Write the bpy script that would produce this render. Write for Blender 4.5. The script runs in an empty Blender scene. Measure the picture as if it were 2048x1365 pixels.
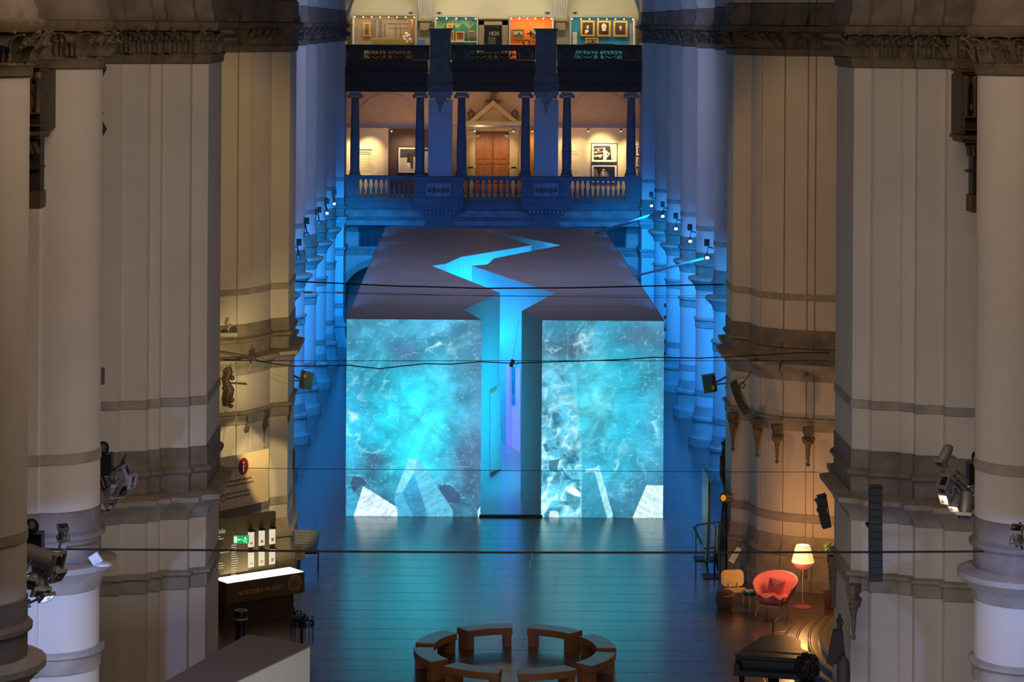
import bpy, bmesh, math, random
import numpy as np
from mathutils import Vector, Matrix
random.seed(7)
PI = math.pi
SC = bpy.context.scene
COL = SC.collection
# ------------------------------------------------------------------ camera, world, exposure
FPX, VX, VY, TH, CH = 5000.0, 940.0, 50.0, 0.0065, 15.0
cam_d = bpy.data.cameras.new('camera'); cam = bpy.data.objects.new('camera', cam_d); COL.objects.link(cam)
cam_d.sensor_fit = 'HORIZONTAL'; cam_d.sensor_width = 36; cam_d.lens = FPX / 2048 * 36
cam_d.shift_x = (1024 - VX) / 2048; cam_d.shift_y = -(682.5 - VY) / 2048
cam_d.clip_start = .5; cam_d.clip_end = 400
cam.location = (0, 0, CH); cam.rotation_euler = (PI / 2, -TH, 0)
SC.camera = cam
SC.view_settings.view_transform = 'Standard'; SC.view_settings.look = 'None'
SC.view_settings.gamma = 1; SC.view_settings.exposure = 0.0; SC.view_settings.use_curve_mapping = False
def lin(c):
    c = [x / 255 for x in c[:3]]
    return tuple((x / 12.92 if x <= .04045 else ((x + .055) / 1.055) ** 2.4) for x in c)
w = bpy.data.worlds.new('hall_air'); SC.world = w; w.use_nodes = True
w.node_tree.nodes['Background'].inputs[0].default_value = (.50, .66, 1.0, 1)
w.node_tree.nodes['Background'].inputs[1].default_value = .016
def light(kind, name, loc, power, color, aim=None, size=1.0, size_y=None, angle=60, blend=.6):
    d = bpy.data.lights.new(name, kind); d.energy = power; d.color = color
    if kind == 'AREA':
        d.size = size
        if size_y: d.shape = 'RECTANGLE'; d.size_y = size_y
    elif kind == 'SPOT':
        d.spot_size = math.radians(angle); d.spot_blend = blend; d.shadow_soft_size = size
    else: d.shadow_soft_size = size
    o = bpy.data.objects.new(name, d); COL.objects.link(o); o.location = loc
    if aim is not None: o.rotation_euler = (Vector(aim) - Vector(loc)).to_track_quat('-Z', 'Y').to_euler()
    return o
BLUE = (.0, .15, 1.0); SKY = (.0, .30, 1.0); WARM = (1.0, .62, .30); YEL = (1.0, .62, .22)
DB = [83.2, 89.7, 96.4, 103.2, 110.0]          # distances of the blue arcade piers
# added unseen area fills for the near nave's ambient light (warm above, cooler below)
light('AREA', 'nave_ambient_fill', (1.1, 33, 19.5), 680, (1.0, .72, .50), (1.1, 47, 6), 13, 6)
light('AREA', 'nave_low_fill', (1.1, 36, 2.0), 290, (.86, .88, 1.0), (1.1, 55, 4), 10, 4)
light('SPOT', 'left_crossing_wash', (4.5, 55, 15.5), 2300, YEL, (-7.2, 66.5, 9.5), .5, angle=40)
light('SPOT', 'right_crossing_wash', (-2.2, 55, 15.5), 1700, (1.0, .56, .22), (9.4, 65.8, 9.5), .5, angle=40)
# blue washes of the arcade
for i, d in enumerate(DB + [116.0]):
    for s, xe in ((-1, -5.9), (1, 8.2)):
        light('SPOT', 'arcade_blue_wash', (xe - s * .9, d - 5.6, 7.4), 2100, SKY, (xe + s * .7, d - .6, 3.6), .15, angle=95, blend=.9)
        light('AREA', 'aisle_blue_fill', (xe + s * 3.1, d - 3.2, 5.6), 420, BLUE, (xe + s * 1.6, d - 2, 0), 2.0, 2.0)
light('SPOT', 'added_cyan_floor_fill', (1.1, 64, 19), 9500, (.0, .60, 1.0), (1.1, 65.5, 0), .4, angle=33, blend=1)  # added unseen cyan spot that brightens the floor before the box
light('SPOT', 'end_wall_blue_wash', (-3.6, 111.5, 8.2), 270, BLUE, (-2.5, 118, 5.6), .3, angle=140, blend=1)
light('SPOT', 'end_wall_blue_wash', (6.0, 111.5, 8.2), 270, BLUE, (5.0, 118, 5.6), .3, angle=140, blend=1)
light('AREA', 'upper_lilac_fill', (1.1, 86, 17), 600, (.46, .52, .95), (1.1, 92, 6), 6, 6)  # added overhead fill to lighten the box roof, no fixture hangs here

# ------------------------------------------------------------------ pixel <-> place
def unroll(px, py):
    dx, dy = px - VX, py - VY
    return dx * math.cos(TH) + dy * math.sin(TH), -dx * math.sin(TH) + dy * math.cos(TH)
def P(px, py, D):
    a, b = unroll(px, py); return Vector((a / FPX * D, D, CH - b / FPX * D))
def F(px, py, z=0.0):
    a, b = unroll(px, py); D = (CH - z) * FPX / b; return Vector((a / FPX * D, D, z))
def RP(px, py, A, B):
    a, b = unroll(px, py); d = Vector((a / FPX, 1, -b / FPX))
    n = Vector((B[1] - A[1], -(B[0] - A[0]))); t = (n.x * A[0] + n.y * A[1]) / (n.x * d.x + n.y * d.y)
    return Vector((0, 0, CH)) + d * t

# ------------------------------------------------------------------ materials
MATS = {}
def mat(name, c, rough=.6, metal=0, var=.12, scale=3.0, bump=0.0, spec=.5, emit=None, es=0, stretch=(1, 1, 1), bscale=None):
    if name in MATS: return MATS[name]
    m = bpy.data.materials.new(name); m.use_nodes = True; nt = m.node_tree; N = nt.nodes; b = N['Principled BSDF']
    L = lin(c); b.inputs['Roughness'].default_value = rough; b.inputs['Metallic'].default_value = metal
    b.inputs['Specular IOR Level'].default_value = spec
    tc = N.new('ShaderNodeTexCoord'); mp = N.new('ShaderNodeMapping'); mp.inputs['Scale'].default_value = stretch
    geo = N.new('ShaderNodeNewGeometry')
    nt.links.new(geo.outputs['Position'], mp.inputs[0])
    nz = N.new('ShaderNodeTexNoise'); nz.inputs['Scale'].default_value = scale; nz.inputs['Detail'].default_value = 5
    nt.links.new(mp.outputs[0], nz.inputs[0])
    rp = N.new('ShaderNodeValToRGB'); rp.color_ramp.elements[0].position = .3; rp.color_ramp.elements[1].position = .7
    rp.color_ramp.elements[0].color = (*[x * (1 - var) for x in L], 1); rp.color_ramp.elements[1].color = (*[min(1, x * (1 + var)) for x in L], 1)
    nt.links.new(nz.outputs[0], rp.inputs[0]); nt.links.new(rp.outputs[0], b.inputs['Base Color'])
    if bump:
        n2 = N.new('ShaderNodeTexNoise'); n2.inputs['Scale'].default_value = bscale or scale * 8; n2.inputs['Detail'].default_value = 4
        nt.links.new(mp.outputs[0], n2.inputs[0])
        bp = N.new('ShaderNodeBump'); bp.inputs['Strength'].default_value = bump; bp.inputs['Distance'].default_value = .02
        nt.links.new(n2.outputs[0], bp.inputs['Height']); nt.links.new(bp.outputs[0], b.inputs['Normal'])
    if emit:
        b.inputs['Emission Color'].default_value = (*lin(emit), 1); b.inputs['Emission Strength'].default_value = es
    MATS[name] = m; return m
PLASTER = mat('plaster', (205, 197, 186), .85, var=.05, scale=.7, bump=.15, bscale=6)
STONE = mat('sandstone', (160, 151, 139), .85, var=.22, scale=2.2, bump=.5, bscale=14)
STONE_D = mat('dark_sandstone', (128, 118, 106), .85, var=.25, scale=2.5, bump=.5, bscale=12)
CARVED = mat('carved_stone', (112, 99, 80), .85, var=.25, scale=5, bump=.5)
DWOOD = mat('dark_oak', (36, 23, 17), .5, var=.3, scale=4, stretch=(1, 1, 8))
DOORW = mat('varnished_door_wood', (150, 92, 44), .4, var=.18, scale=3, stretch=(6, 6, 1))
BENCHW = mat('bench_wood', (150, 98, 58), .5, var=.15, scale=4, stretch=(1, 1, 6))
BENCHT = mat('bench_top', (172, 160, 146), .33, var=.06, scale=3)
LWOOD = mat('pale_wood', (226, 186, 128), .5, var=.1, scale=6, stretch=(1, 1, 5))
BLACK = mat('black_metal', (16, 16, 17), .45, var=.1)
GREYM = mat('light_metal', (168, 166, 166), .42, .3, var=.1)
STEEL = mat('steel', (140, 140, 145), .35, .8, var=.1)
WHITE = mat('white_paint', (222, 220, 214), .6, var=.03)
CREAM = mat('cream_wall', (214, 202, 178), .85, var=.04, scale=.6)
RUBBER = mat('cable_rubber', (10, 10, 12), .6)
def emat(name, c, s=1.0):
    if name in MATS: return MATS[name]
    m = bpy.data.materials.new(name); m.use_nodes = True; b = m.node_tree.nodes['Principled BSDF']
    b.inputs['Base Color'].default_value = (.02, .02, .02, 1); b.inputs['Emission Color'].default_value = (*lin(c), 1)
    b.inputs['Emission Strength'].default_value = s; MATS[name] = m; return m
def glass():
    if 'glass' in MATS: return MATS['glass']
    m = bpy.data.materials.new('pane_glass'); m.use_nodes = True; nt = m.node_tree; N = nt.nodes; N.clear()
    o = N.new('ShaderNodeOutputMaterial'); mx = N.new('ShaderNodeMixShader'); t = N.new('ShaderNodeBsdfTransparent'); g = N.new('ShaderNodeBsdfGlossy')
    g.inputs['Roughness'].default_value = .03; mx.inputs[0].default_value = .06
    nt.links.new(t.outputs[0], mx.inputs[1]); nt.links.new(g.outputs[0], mx.inputs[2]); nt.links.new(mx.outputs[0], o.inputs[0])
    MATS['glass'] = m; return m

# ------------------------------------------------------------------ mesh helpers
class MB:
    def __init__(s): s.v = []; s.f = []; s.sm = []
    def add(s, vs, fs, smooth=False, M=None):
        n = len(s.v)
        for p in vs:
            p = Vector(p); s.v.append(M @ p if M else p)
        for f in fs: s.f.append([i + n for i in f]); s.sm.append(smooth)
        return s
    def box(s, x0, x1, y0, y1, z0, z1, M=None):
        x0, x1 = min(x0, x1), max(x0, x1); y0, y1 = min(y0, y1), max(y0, y1); z0, z1 = min(z0, z1), max(z0, z1)
        return s.add([(x0, y0, z0), (x1, y0, z0), (x1, y1, z0), (x0, y1, z0), (x0, y0, z1), (x1, y0, z1), (x1, y1, z1), (x0, y1, z1)],
              [(0, 3, 2, 1), (4, 5, 6, 7), (0, 1, 5, 4), (1, 2, 6, 5), (2, 3, 7, 6), (3, 0, 4, 7)], False, M)
    def prism(s, poly, z0, z1, M=None):            # poly in x,y
        a = sum(poly[i][0] * poly[(i + 1) % len(poly)][1] - poly[(i + 1) % len(poly)][0] * poly[i][1] for i in range(len(poly)))
        if a < 0: poly = poly[::-1]
        n = len(poly); vs = [(p[0], p[1], z0) for p in poly] + [(p[0], p[1], z1) for p in poly]
        return s.add(vs, [tuple(range(n))[::-1], tuple(range(n, 2 * n))] + [(i, (i + 1) % n, n + (i + 1) % n, n + i) for i in range(n)], False, M)
    def yprism(s, poly, y0, y1, M=None):           # poly in x,z
        R = Matrix(((1, 0, 0, 0), (0, 0, -1, 0), (0, 1, 0, 0), (0, 0, 0, 1)))
        return s.prism(poly, -y1, -y0, (M @ R) if M else R)
    def slab(s, pts, off):                         # 3-D polygon with thickness vector
        n = len(pts); off = Vector(off)
        return s.add([Vector(p) for p in pts] + [Vector(p) + off for p in pts], [tuple(range(n)), tuple(range(n, 2 * n))[::-1]] + [(i, n + i, n + (i + 1) % n, (i + 1) % n) for i in range(n)])
    def lathe(s, prof, c=(0, 0, 0), n=16, M=None, smooth=True):   # prof (r, z)
        vs = []; fs = []
        for r, z in prof:
            for k in range(n):
                a = 2 * PI * k / n; vs.append((c[0] + r * math.cos(a), c[1] + r * math.sin(a), c[2] + z))
        for j in range(len(prof) - 1):
            for k in range(n): k2 = (k + 1) % n; fs.append((j * n + k, j * n + k2, (j + 1) * n + k2, (j + 1) * n + k))
        s.add(vs, fs, smooth, M); m = len(prof)
        s.add(vs[:n], [tuple(range(n))[::-1]], False, M); s.add(vs[(m - 1) * n:], [tuple(range(n))], False, M)
        return s
    def tube(s, path, r, n=8, M=None):
        path = [Vector(p) for p in path]; rs = r if isinstance(r, (list, tuple)) else [r] * len(path); vs = []; fs = []
        for i, p in enumerate(path):
            t = (path[min(i + 1, len(path) - 1)] - path[max(i - 1, 0)]).normalized()
            u = t.cross(Vector((0, 0, 1)) if abs(t.z) < .9 else Vector((1, 0, 0))).normalized(); v = t.cross(u)
            for k in range(n):
                a = 2 * PI * k / n; vs.append(p + (u * math.cos(a) + v * math.sin(a)) * rs[i])
        for j in range(len(path) - 1):
            for k in range(n): k2 = (k + 1) % n; fs.append((j * n + k, (j + 1) * n + k, (j + 1) * n + k2, j * n + k2))
        fs.append(tuple(range(n))); fs.append(tuple(range((len(path) - 1) * n, len(path) * n))[::-1])
        return s.add(vs, fs, True, M)
    def ball(s, c, r, n=10, M=None, sq=(1, 1, 1)):
        prof = [(max(1e-4, math.sin(PI * i / n)), -math.cos(PI * i / n)) for i in range(n + 1)]
        T = Matrix.Translation(c) @ Matrix.Diagonal((r * sq[0], r * sq[1], r * sq[2], 1))
        return s.lathe(prof, (0, 0, 0), n + 2, (M @ T) if M else T)
    def mesh(s, name, m):
        me = bpy.data.meshes.new(name); me.from_pydata([tuple(v) for v in s.v], [], s.f)
        for m_ in (m if isinstance(m, (list, tuple)) else [m]): me.materials.append(m_)
        me.polygons.foreach_set('use_smooth', s.sm); me.update()
        if any(s.sm): me.set_sharp_from_angle(angle=math.radians(38))
        return me
    def build(s, name, m, parent=None, label=None):
        o = bpy.data.objects.new(name, s.mesh(name, m)); COL.objects.link(o)
        if parent: o.parent = parent; o.matrix_parent_inverse = PW(parent).inverted()
        if label: o['label'] = label
        return o
def PW(o):
    M = Matrix.LocRotScale(o.location, o.rotation_euler, o.scale)
    return PW(o.parent) @ o.matrix_parent_inverse @ M if o.parent else M
def thing(name, label, cat, loc=(0, 0, 0), rz=0, group=None):
    o = bpy.data.objects.new(name, None); COL.objects.link(o); o.location = loc; o.rotation_euler = (0, 0, rz); o.empty_display_size = .2
    o['label'] = label; o['category'] = cat
    if group: o['group'] = group
    return o
def tag(o, label, cat, group=None, kind=None):
    o['label'] = label; o['category'] = cat
    if group: o['group'] = group
    if kind: o['kind'] = kind
    return o
def struct(o): o['kind'] = 'structure'; return o
def inst(src, name, M, parent, label=None):        # a part that shares mesh data, placed in world space
    o = bpy.data.objects.new(name, src.data if hasattr(src, 'data') else src); COL.objects.link(o)
    o.parent = parent; o.matrix_parent_inverse = PW(parent).inverted(); o.matrix_basis = M
    if label: o['label'] = label
    return o
def dup(root, loc, rz, label, group=None):
    r = root.copy(); COL.objects.link(r); r.location = loc; r.rotation_euler = (0, 0, rz); r['label'] = label
    if group: r['group'] = group
    for ch in list(root.children):
        c = ch.copy(); COL.objects.link(c); c.parent = r
        for g in list(ch.children):
            d = g.copy(); COL.objects.link(d); d.parent = c
    return r
def text(s, name, m, parent, loc, size, rot=(PI / 2, 0, 0), depth=.004, align='LEFT', sx=1.0, label=None):
    cu = bpy.data.curves.new(name, 'FONT'); cu.body = s; cu.size = size; cu.extrude = depth; cu.align_x = align; cu.resolution_u = 3
    t = bpy.data.objects.new(name, cu); COL.objects.link(t); bpy.context.view_layer.update()
    me = bpy.data.meshes.new_from_object(t.evaluated_get(bpy.context.evaluated_depsgraph_get()))
    bpy.data.objects.remove(t); bpy.data.curves.remove(cu); me.materials.clear(); me.materials.append(m); me.name = name
    o = bpy.data.objects.new(name, me); COL.objects.link(o)
    o.parent = parent; o.matrix_parent_inverse = PW(parent).inverted()
    o.location = loc; o.rotation_euler = rot; o.scale = (sx, 1, 1)
    if label: o['label'] = label
    return o
def rect(px0, py0, px1, py1, D, th, mb=None):      # box on a frontal plane at distance D, from pixel corners
    mb = mb or MB(); a, b = P(px0, (py0 + py1) / 2, D), P(px1, (py0 + py1) / 2, D)
    c = (px0 + px1) / 2; z1, z0 = P(c, py0, D).z, P(c, py1, D).z
    return mb.box(a.x, b.x, D, D + th, z0, z1)
def offset_poly(pl, d):
    n = len(pl); out = []; a = sum(pl[i][0] * pl[(i + 1) % n][1] - pl[(i + 1) % n][0] * pl[i][1] for i in range(n)); s = 1 if a > 0 else -1
    for i in range(n):
        p0, p1, p2 = Vector(pl[i - 1]), Vector(pl[i]), Vector(pl[(i + 1) % n])
        e1 = (p1 - p0).normalized(); e2 = (p2 - p1).normalized()
        n1 = Vector((e1.y, -e1.x)) * s; n2 = Vector((e2.y, -e2.x)) * s; m = n1 + n2
        k = m.dot(n1); m = m / k if abs(k) > .25 else m.normalized() * 1.5
        out.append(p1 + m * d)
    return out
def sweep(plan, prof, mb=None, smooth=True):      # prof (offset, z) bottom to top around a closed plan
    mb = mb or MB(); n = len(plan)
    a = sum(plan[i][0] * plan[(i + 1) % n][1] - plan[(i + 1) % n][0] * plan[i][1] for i in range(n))
    if a < 0: plan = plan[::-1]
    vs = []; fs = []
    for o, z in prof: vs += [(p[0], p[1], z) for p in offset_poly(plan, o)]
    for j in range(len(prof) - 1):
        for i in range(n): i2 = (i + 1) % n; fs.append((j * n + i, j * n + i2, (j + 1) * n + i2, (j + 1) * n + i))
    fs.append(tuple(range(n))[::-1]); k = (len(prof) - 1) * n; fs.append(tuple(range(k, k + n)))
    return mb.add(vs, fs, smooth)
# ================================================================== SETTING
GX0, GX1 = -12.6, 14.9
# floor: slab plus individual floor boards where the photograph shows them
def floor_mat():
    m = bpy.data.materials.new('dark_parquet'); m.use_nodes = True; nt = m.node_tree; N = nt.nodes; b = N['Principled BSDF']
    oi = N.new('ShaderNodeObjectInfo'); tc = N.new('ShaderNodeNewGeometry'); mp = N.new('ShaderNodeMapping'); mp.inputs['Scale'].default_value = (1.2, 9, 1)
    nz = N.new('ShaderNodeTexNoise'); nz.inputs['Scale'].default_value = 2.2; nz.inputs['Detail'].default_value = 6
    nt.links.new(tc.outputs['Position'], mp.inputs[0]); nt.links.new(mp.outputs[0], nz.inputs[0])
    ad = N.new('ShaderNodeMath'); ad.operation = 'MULTIPLY_ADD'; ad.inputs[1].default_value = .35; nt.links.new(oi.outputs['Random'], ad.inputs[0]); nt.links.new(nz.outputs[0], ad.inputs[2])
    rp = N.new('ShaderNodeValToRGB'); e = rp.color_ramp.elements; e[0].position = .3; e[0].color = (*lin((68, 50, 38)), 1); e[1].position = .95; e[1].color = (*lin((112, 86, 66)), 1)
    nt.links.new(ad.outputs[0], rp.inputs[0]); nt.links.new(rp.outputs[0], b.inputs['Base Color'])
    # worn varnish: gloss varies, fine cracks
    r2 = N.new('ShaderNodeMapRange'); r2.inputs['To Min'].default_value = .19; r2.inputs['To Max'].default_value = .31; nt.links.new(nz.outputs[0], r2.inputs['Value']); nt.links.new(r2.outputs[0], b.inputs['Roughness'])
    b.inputs['IOR'].default_value = 3.2; b.inputs['Specular IOR Level'].default_value = .5
    n3 = N.new('ShaderNodeTexNoise'); n3.inputs['Scale'].default_value = 7; n3.inputs['Detail'].default_value = 3; nt.links.new(mp.outputs[0], n3.inputs[0])
    bp = N.new('ShaderNodeBump'); bp.inputs['Strength'].default_value = .05; bp.inputs['Distance'].default_value = .01
    nt.links.new(n3.outputs[0], bp.inputs['Height']); nt.links.new(bp.outputs[0], b.inputs['Normal']); return m
FLOORM = floor_mat()
fl = struct(MB().box(GX0, GX1, 24, 124, -.3, -.006).build('floor', FLOORM))
BX0, BX1, BD0, BD1, BZ = -3.70, 5.98, 76.25, 110.6, 6.0
rows = []; d = 56.0
while d < 76.0: rows.append(d); d += 1.0
boards = MB(); nb = 0; cache = {}
for r, d in enumerate(rows):
    x = -7.6 + (r % 3) * .37
    while x < 9.6:
        L = random.choice([1.5, 1.2, 1.8]); x1 = x + L
        if nb < 300 and x1 < 9.9:
            bw, g = L - .012, .012
            key = L
            if key not in cache:
                bb = MB(); q = .006; hw, hd = bw / 2, .494
                bb.add([(-hw, -hd, 0), (hw, -hd, 0), (hw, hd, 0), (-hw, hd, 0), (-hw, -hd, .0299), (hw, -hd, .0299), (hw, hd, .0299), (-hw, hd, .0299),
                        (-hw + q, -hd + q, .031), (hw - q, -hd + q, .031), (hw - q, hd - q, .031), (-hw + q, hd - q, .031)],
                       [(0, 1, 5, 4), (1, 2, 6, 5), (2, 3, 7, 6), (3, 0, 4, 7), (4, 5, 9, 8), (5, 6, 10, 9), (6, 7, 11, 10), (7, 4, 8, 11), (8, 9, 10, 11), (3, 2, 1, 0)])
                cache[key] = bb.mesh('floor_board', FLOORM)
            M = Matrix.Translation((x + L / 2, d + .5, -.031)) @ Matrix.Rotation(random.uniform(-.0012, .0012), 4, 'X') @ Matrix.Rotation(random.uniform(-.001, .001), 4, 'Y')
            inst(cache[key], 'floor_board', M, fl); nb += 1
        else:
            boards.box(x + .006, x1 - .006, d + .006, d + .994, -.006, 0)
        x = x1
for d in [76 + i for i in range(44)]:
    x = -12.4 + (int(d) % 3) * .37
    while x < 14.5:
        L = random.choice([1.5, 1.2, 1.8]); boards.box(x + .006, x + L - .006, d + .006, d + .994, -.006, 0); x += L
for d in [26 + i for i in range(30)]: boards.box(-12, 14, d + .006, d + .994, -.006, 0)
o = boards.build('floor_board', FLOORM, fl); o['kind'] = 'stuff'
# outer walls
struct(MB().box(GX0 - .4, GX0, 24, 125, 0, 22).build('wall_left', PLASTER))
struct(MB().box(GX1, GX1 + .4, 24, 125, 0, 22).build('wall_right', PLASTER))
# end wall below the gallery, with blue-lit arches and recessed windows
DW = 119.2
def arch_pts(cx, r, z0, zc, n=14): return [(cx - r, z0)] + [(cx + r * math.cos(PI - PI * k / n), zc + r * math.sin(PI - PI * k / n)) for k in range(n + 1)] + [(cx + r, z0)]
wb = MB(); zt = 5.9
xs = [(GX0, -6.6), (-1.75, 4.2), (9.1, GX1)]
for a, b in xs: wb.box(a, b, DW, DW + .8, 0, zt)
for cx in (-4.17, 6.65):                          # wall pierced by an arch on each side
    r, zc = 2.0, 1.55
    o_ = arch_pts(cx, r, 0, zc, 16); lf = cx - 2.45; rt = cx + 2.45
    for sgn in (0, 1):
        pts = o_[:len(o_) // 2 + 1] if sgn == 0 else o_[len(o_) // 2:]
        poly = ([(lf, 0)] + pts + [(cx, zt), (lf, zt)]) if sgn == 0 else (pts + [(rt, 0), (rt, zt), (cx, zt)])
        for i in range(len(pts) - 1):
            p, q = pts[i], pts[i + 1]
            if abs(p[0] - q[0]) > 1e-6: wb.yprism([(p[0], p[1]), (q[0], q[1]), (q[0], zt), (p[0], zt)], DW, DW + .8)
    wb.box(lf, cx - r, DW, DW + .8, 0, zt); wb.box(cx + r, rt, DW, DW + .8, 0, zt)
wback = struct(wb.build('wall_back', PLASTER))
tw = MB()
for cx in (-4.17, 6.65):
    n = 18
    for k in range(n):
        a, b = PI - PI * k / n, PI - PI * (k + 1) / n
        tw.yprism([(cx + 2.0 * math.cos(a), 1.55 + 2.0 * math.sin(a)), (cx + 2.0 * math.cos(b), 1.55 + 2.0 * math.sin(b)), (cx + 2.3 * math.cos(b), 1.55 + 2.3 * math.sin(b)), (cx + 2.3 * math.cos(a), 1.55 + 2.3 * math.sin(a))], DW - .08, DW)
struct(tw.build('trim_1', STONE))
struct(MB().box(GX0, GX1, DW - .12, DW, 4.28, 4.42).box(GX0, GX1, DW - .05, DW, 4.0, 4.28).build('trim_2', STONE))
struct(MB().box(GX0, GX1, 124.4, 124.8, 0, 6.0).build('wall_behind_arches', PLASTER))
DARKP = mat('window_dark', (20, 34, 60), .25)
wn = 0
for (a, b) in ((720, 769), (1204, 1250)):         # recessed dark window above the arches
    wn += 1; f = struct(rect(a - 3, 453, b + 3, 496, DW - .10, .06).build('window_%d' % wn, STONE_D))
    rect(a, 456, b, 493, DW - .13, .04).build('pane', DARKP, f)
    m_ = MB()
    for k in range(1, 4): m_ = rect(a + (b - a) * k / 4 - .4, 456, a + (b - a) * k / 4 + .4, 493, DW - .16, .03, m_)
    m_.build('glazing_bar', STONE_D, f)
# faint lit lower part of the aisle end
# ================================================================== PIERS
def make_leaf(w=.30, h=.42):
    b = MB(); rows = [(0, .8, 0, 0), (.25, 1.0, .03, .02), (.5, .86, .05, .03), (.7, 1.0, .09, .04), (.86, .7, .15, .03), (.95, .45, .19, .0), (.88, .25, .22, -.02)]
    vs = []; fs = []
    for t, ww, out, rib in rows:
        for k, u in enumerate((-1, -.62, -.3, 0, .3, .62, 1)):
            vs.append((u * ww * w / 2, -out - .015 + (.03 if k in (0, 6) else (-.025 if k in (1, 5) else (.02 if k in (2, 4) else -.035))), t * h - (.02 if k in (0, 6) else 0)))
    for j in range(len(rows) - 1):
        for k in range(6): fs.append((j * 7 + k, j * 7 + k + 1, (j + 1) * 7 + k + 1, (j + 1) * 7 + k))
    b.add(vs, fs, False); b.tube([(-w * .5, -.17, h * .93), (-w * .42, -.22, h * 1.03), (-w * .5, -.24, h * .95), (-w * .56, -.2, h * .99)], .022, 5)
    return b.mesh('leaf', CARVED)
LEAF = make_leaf()
LEAFS = make_leaf(.30, .26)
def leaves(parent, line, z, spacing=.34, off=.03, maxn=40):
    c = 0; carry = spacing * .5
    for i in range(len(line) - 1):
        a, b = Vector(line[i]), Vector(line[i + 1]); L = (b - a).length; t = carry
        while t < L and c < maxn:
            e = (b - a).normalized(); p = a + e * t; n = Vector((e.y, -e.x))     # outward for left-to-right travel seen from the camera
            ang = math.atan2(n.y, n.x) + PI / 2
            p = p + n * off
            inst(LEAF, 'leaf', Matrix.Translation((p.x, p.y, z)) @ Matrix.Rotation(ang, 4, 'Z'), parent)
            inst(LEAFS, 'leaf', Matrix.Translation((p.x + e.x * spacing / 2 + n.x * .02, p.y + e.y * spacing / 2 + n.y * .02, z)) @ Matrix.Rotation(ang, 4, 'Z'), parent)
            c += 1; t += spacing
        carry = max(0, t - L) if t >= L else 0
Z = dict(cap=14.34)
def pier(name, label, plan, line, disc=.28, big=False, flare=.0, sp=.34, group=None, fine=True):
    cx = sum(p[0] for p in plan) / len(plan); cy = sum(p[1] for p in plan) / len(plan)
    t = thing(name, label, 'pillar', (cx, cy, 0), 0, group)
    sweep(plan, [(.24, 0), (.24, .30), (.20, .33), (.13, .42), (.10, .90), (.16, .93), (.16, 1.02), (.08, 1.08), (.05, 1.2), (.02, 1.42)]).build('base', STONE, t)
    sweep(plan, [(0, 1.4), (0, 14.4)]).build('shaft', PLASTER, t)
    sweep(plan, [(.004, 1.78), (.02, 1.8), (.02, 2.0), (.004, 2.02)]).build('stone_band', STONE, t)
    sweep(plan, [(.004, 4.22), (.03, 4.24), (.03, 4.48), (.09, 4.51), (.09, 4.56), (.004, 4.6)]).build('stone_band', STONE, t)
    sweep(plan, [(.004, 7.70), (.02, 7.715), (.02, 7.86), (.004, 7.875)]).build('stone_band', STONE, t)
    sweep(plan, [(.004, 5.55), (.03, 5.58), (.05, 5.70), (.12, 5.78), (disc - .04, 5.90), (disc, 5.93), (disc, 6.02), (.02, 6.08)]).build('cornice', STONE, t)
    sweep(plan, [(.02, 6.04), (.02, 6.40), (.09, 6.46), (.09, 6.52), (.02, 6.58), (.02, 6.90), (.004, 6.92)]).build('stone_course', STONE_D, t)
    c = sweep(plan, [(.004, 14.22), (.04, 14.25), (.05, 14.36), (.08, 14.40), (.04, 14.44), (.03, 14.84), (.15, 14.86), (.20, 14.95), (.20, 15.02), (.12, 15.05)]).build('capital', CARVED, t)
    leaves(c, line, 14.44, sp)
    sweep(plan, [(.10, 15.04), (.10, 15.18), (.05, 15.3), (.05, 15.62), (0, 15.66)]).build('impost_block', STONE_D, t)
    sweep(plan, [(0, 15.64), (flare * .25, 16.0), (flare * .8, 16.6), (flare * 2.0, 17.4), (flare * 4, 18.6)]).build('arch_spring', PLASTER, t)
    return t
def round_plan(side, D, xe, r=.75, wback=3.2, half=1.05):
    # half-round engaged column facing the nave; side -1 left, +1 right
    s = side; xc = xe + s * r; pts = [(xc + s * wback, D - half), (xc + s * .9, D - half), (xc + s * .9, D - half + .0), (xc + s * .10, D - half), (xc + s * .10, D - r - .02)]
    arc = []
    n = 12
    for k in range(n + 1):
        a = PI * k / n; arc.append((xc - s * r * math.sin(a), D - r * math.cos(a)))
    pts = [(xc + s * wback, D - half + .35), (xc + s * .12, D - half + .35), (xc + s * .10, D - r)] + arc + [(xc + s * .10, D + r), (xc + s * .12, D + half - .35), (xc + s * wback, D + half - .35)]
    line = pts[:3 + n // 2 + 2]
    if s > 0: line = line[::-1]
    return pts, line
ords = ['nearest of the five', 'second of the five', 'middle one of the five', 'fourth of the five', 'farthest of the five']
for i, d in enumerate(DB):
    for s, xe, nm in ((-1, -5.87, 'left'), (1, 8.17, 'right')):
        pl, ln = round_plan(s, d, xe, .72)
        pier('arcade_pier', 'blue-lit round stone pier %s on the %s of the box' % (ords[i], nm), pl, ln, flare=.28, sp=.42, group='blue lit arcade piers')
for s, xe, d, nm in ((-1, -6.15, 41.9, 'left'), (1, 8.42, 41.4, 'right')):
    pl, ln = round_plan(s, d, xe, .78, 4.0, 1.2)
    pier('round_pier', 'brown-grey round pier %s with a spotlit foot beside stage lights' % ('second from left' if s < 0 else 'cut by the right edge'), pl, ln, flare=.1)
pl, ln = round_plan(-1, 35.2, -6.20, .82, 3.5, 1.2)
pier('round_pier', 'nearest brown-grey round pier cut by the left picture edge', pl, ln, flare=.1)
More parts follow.
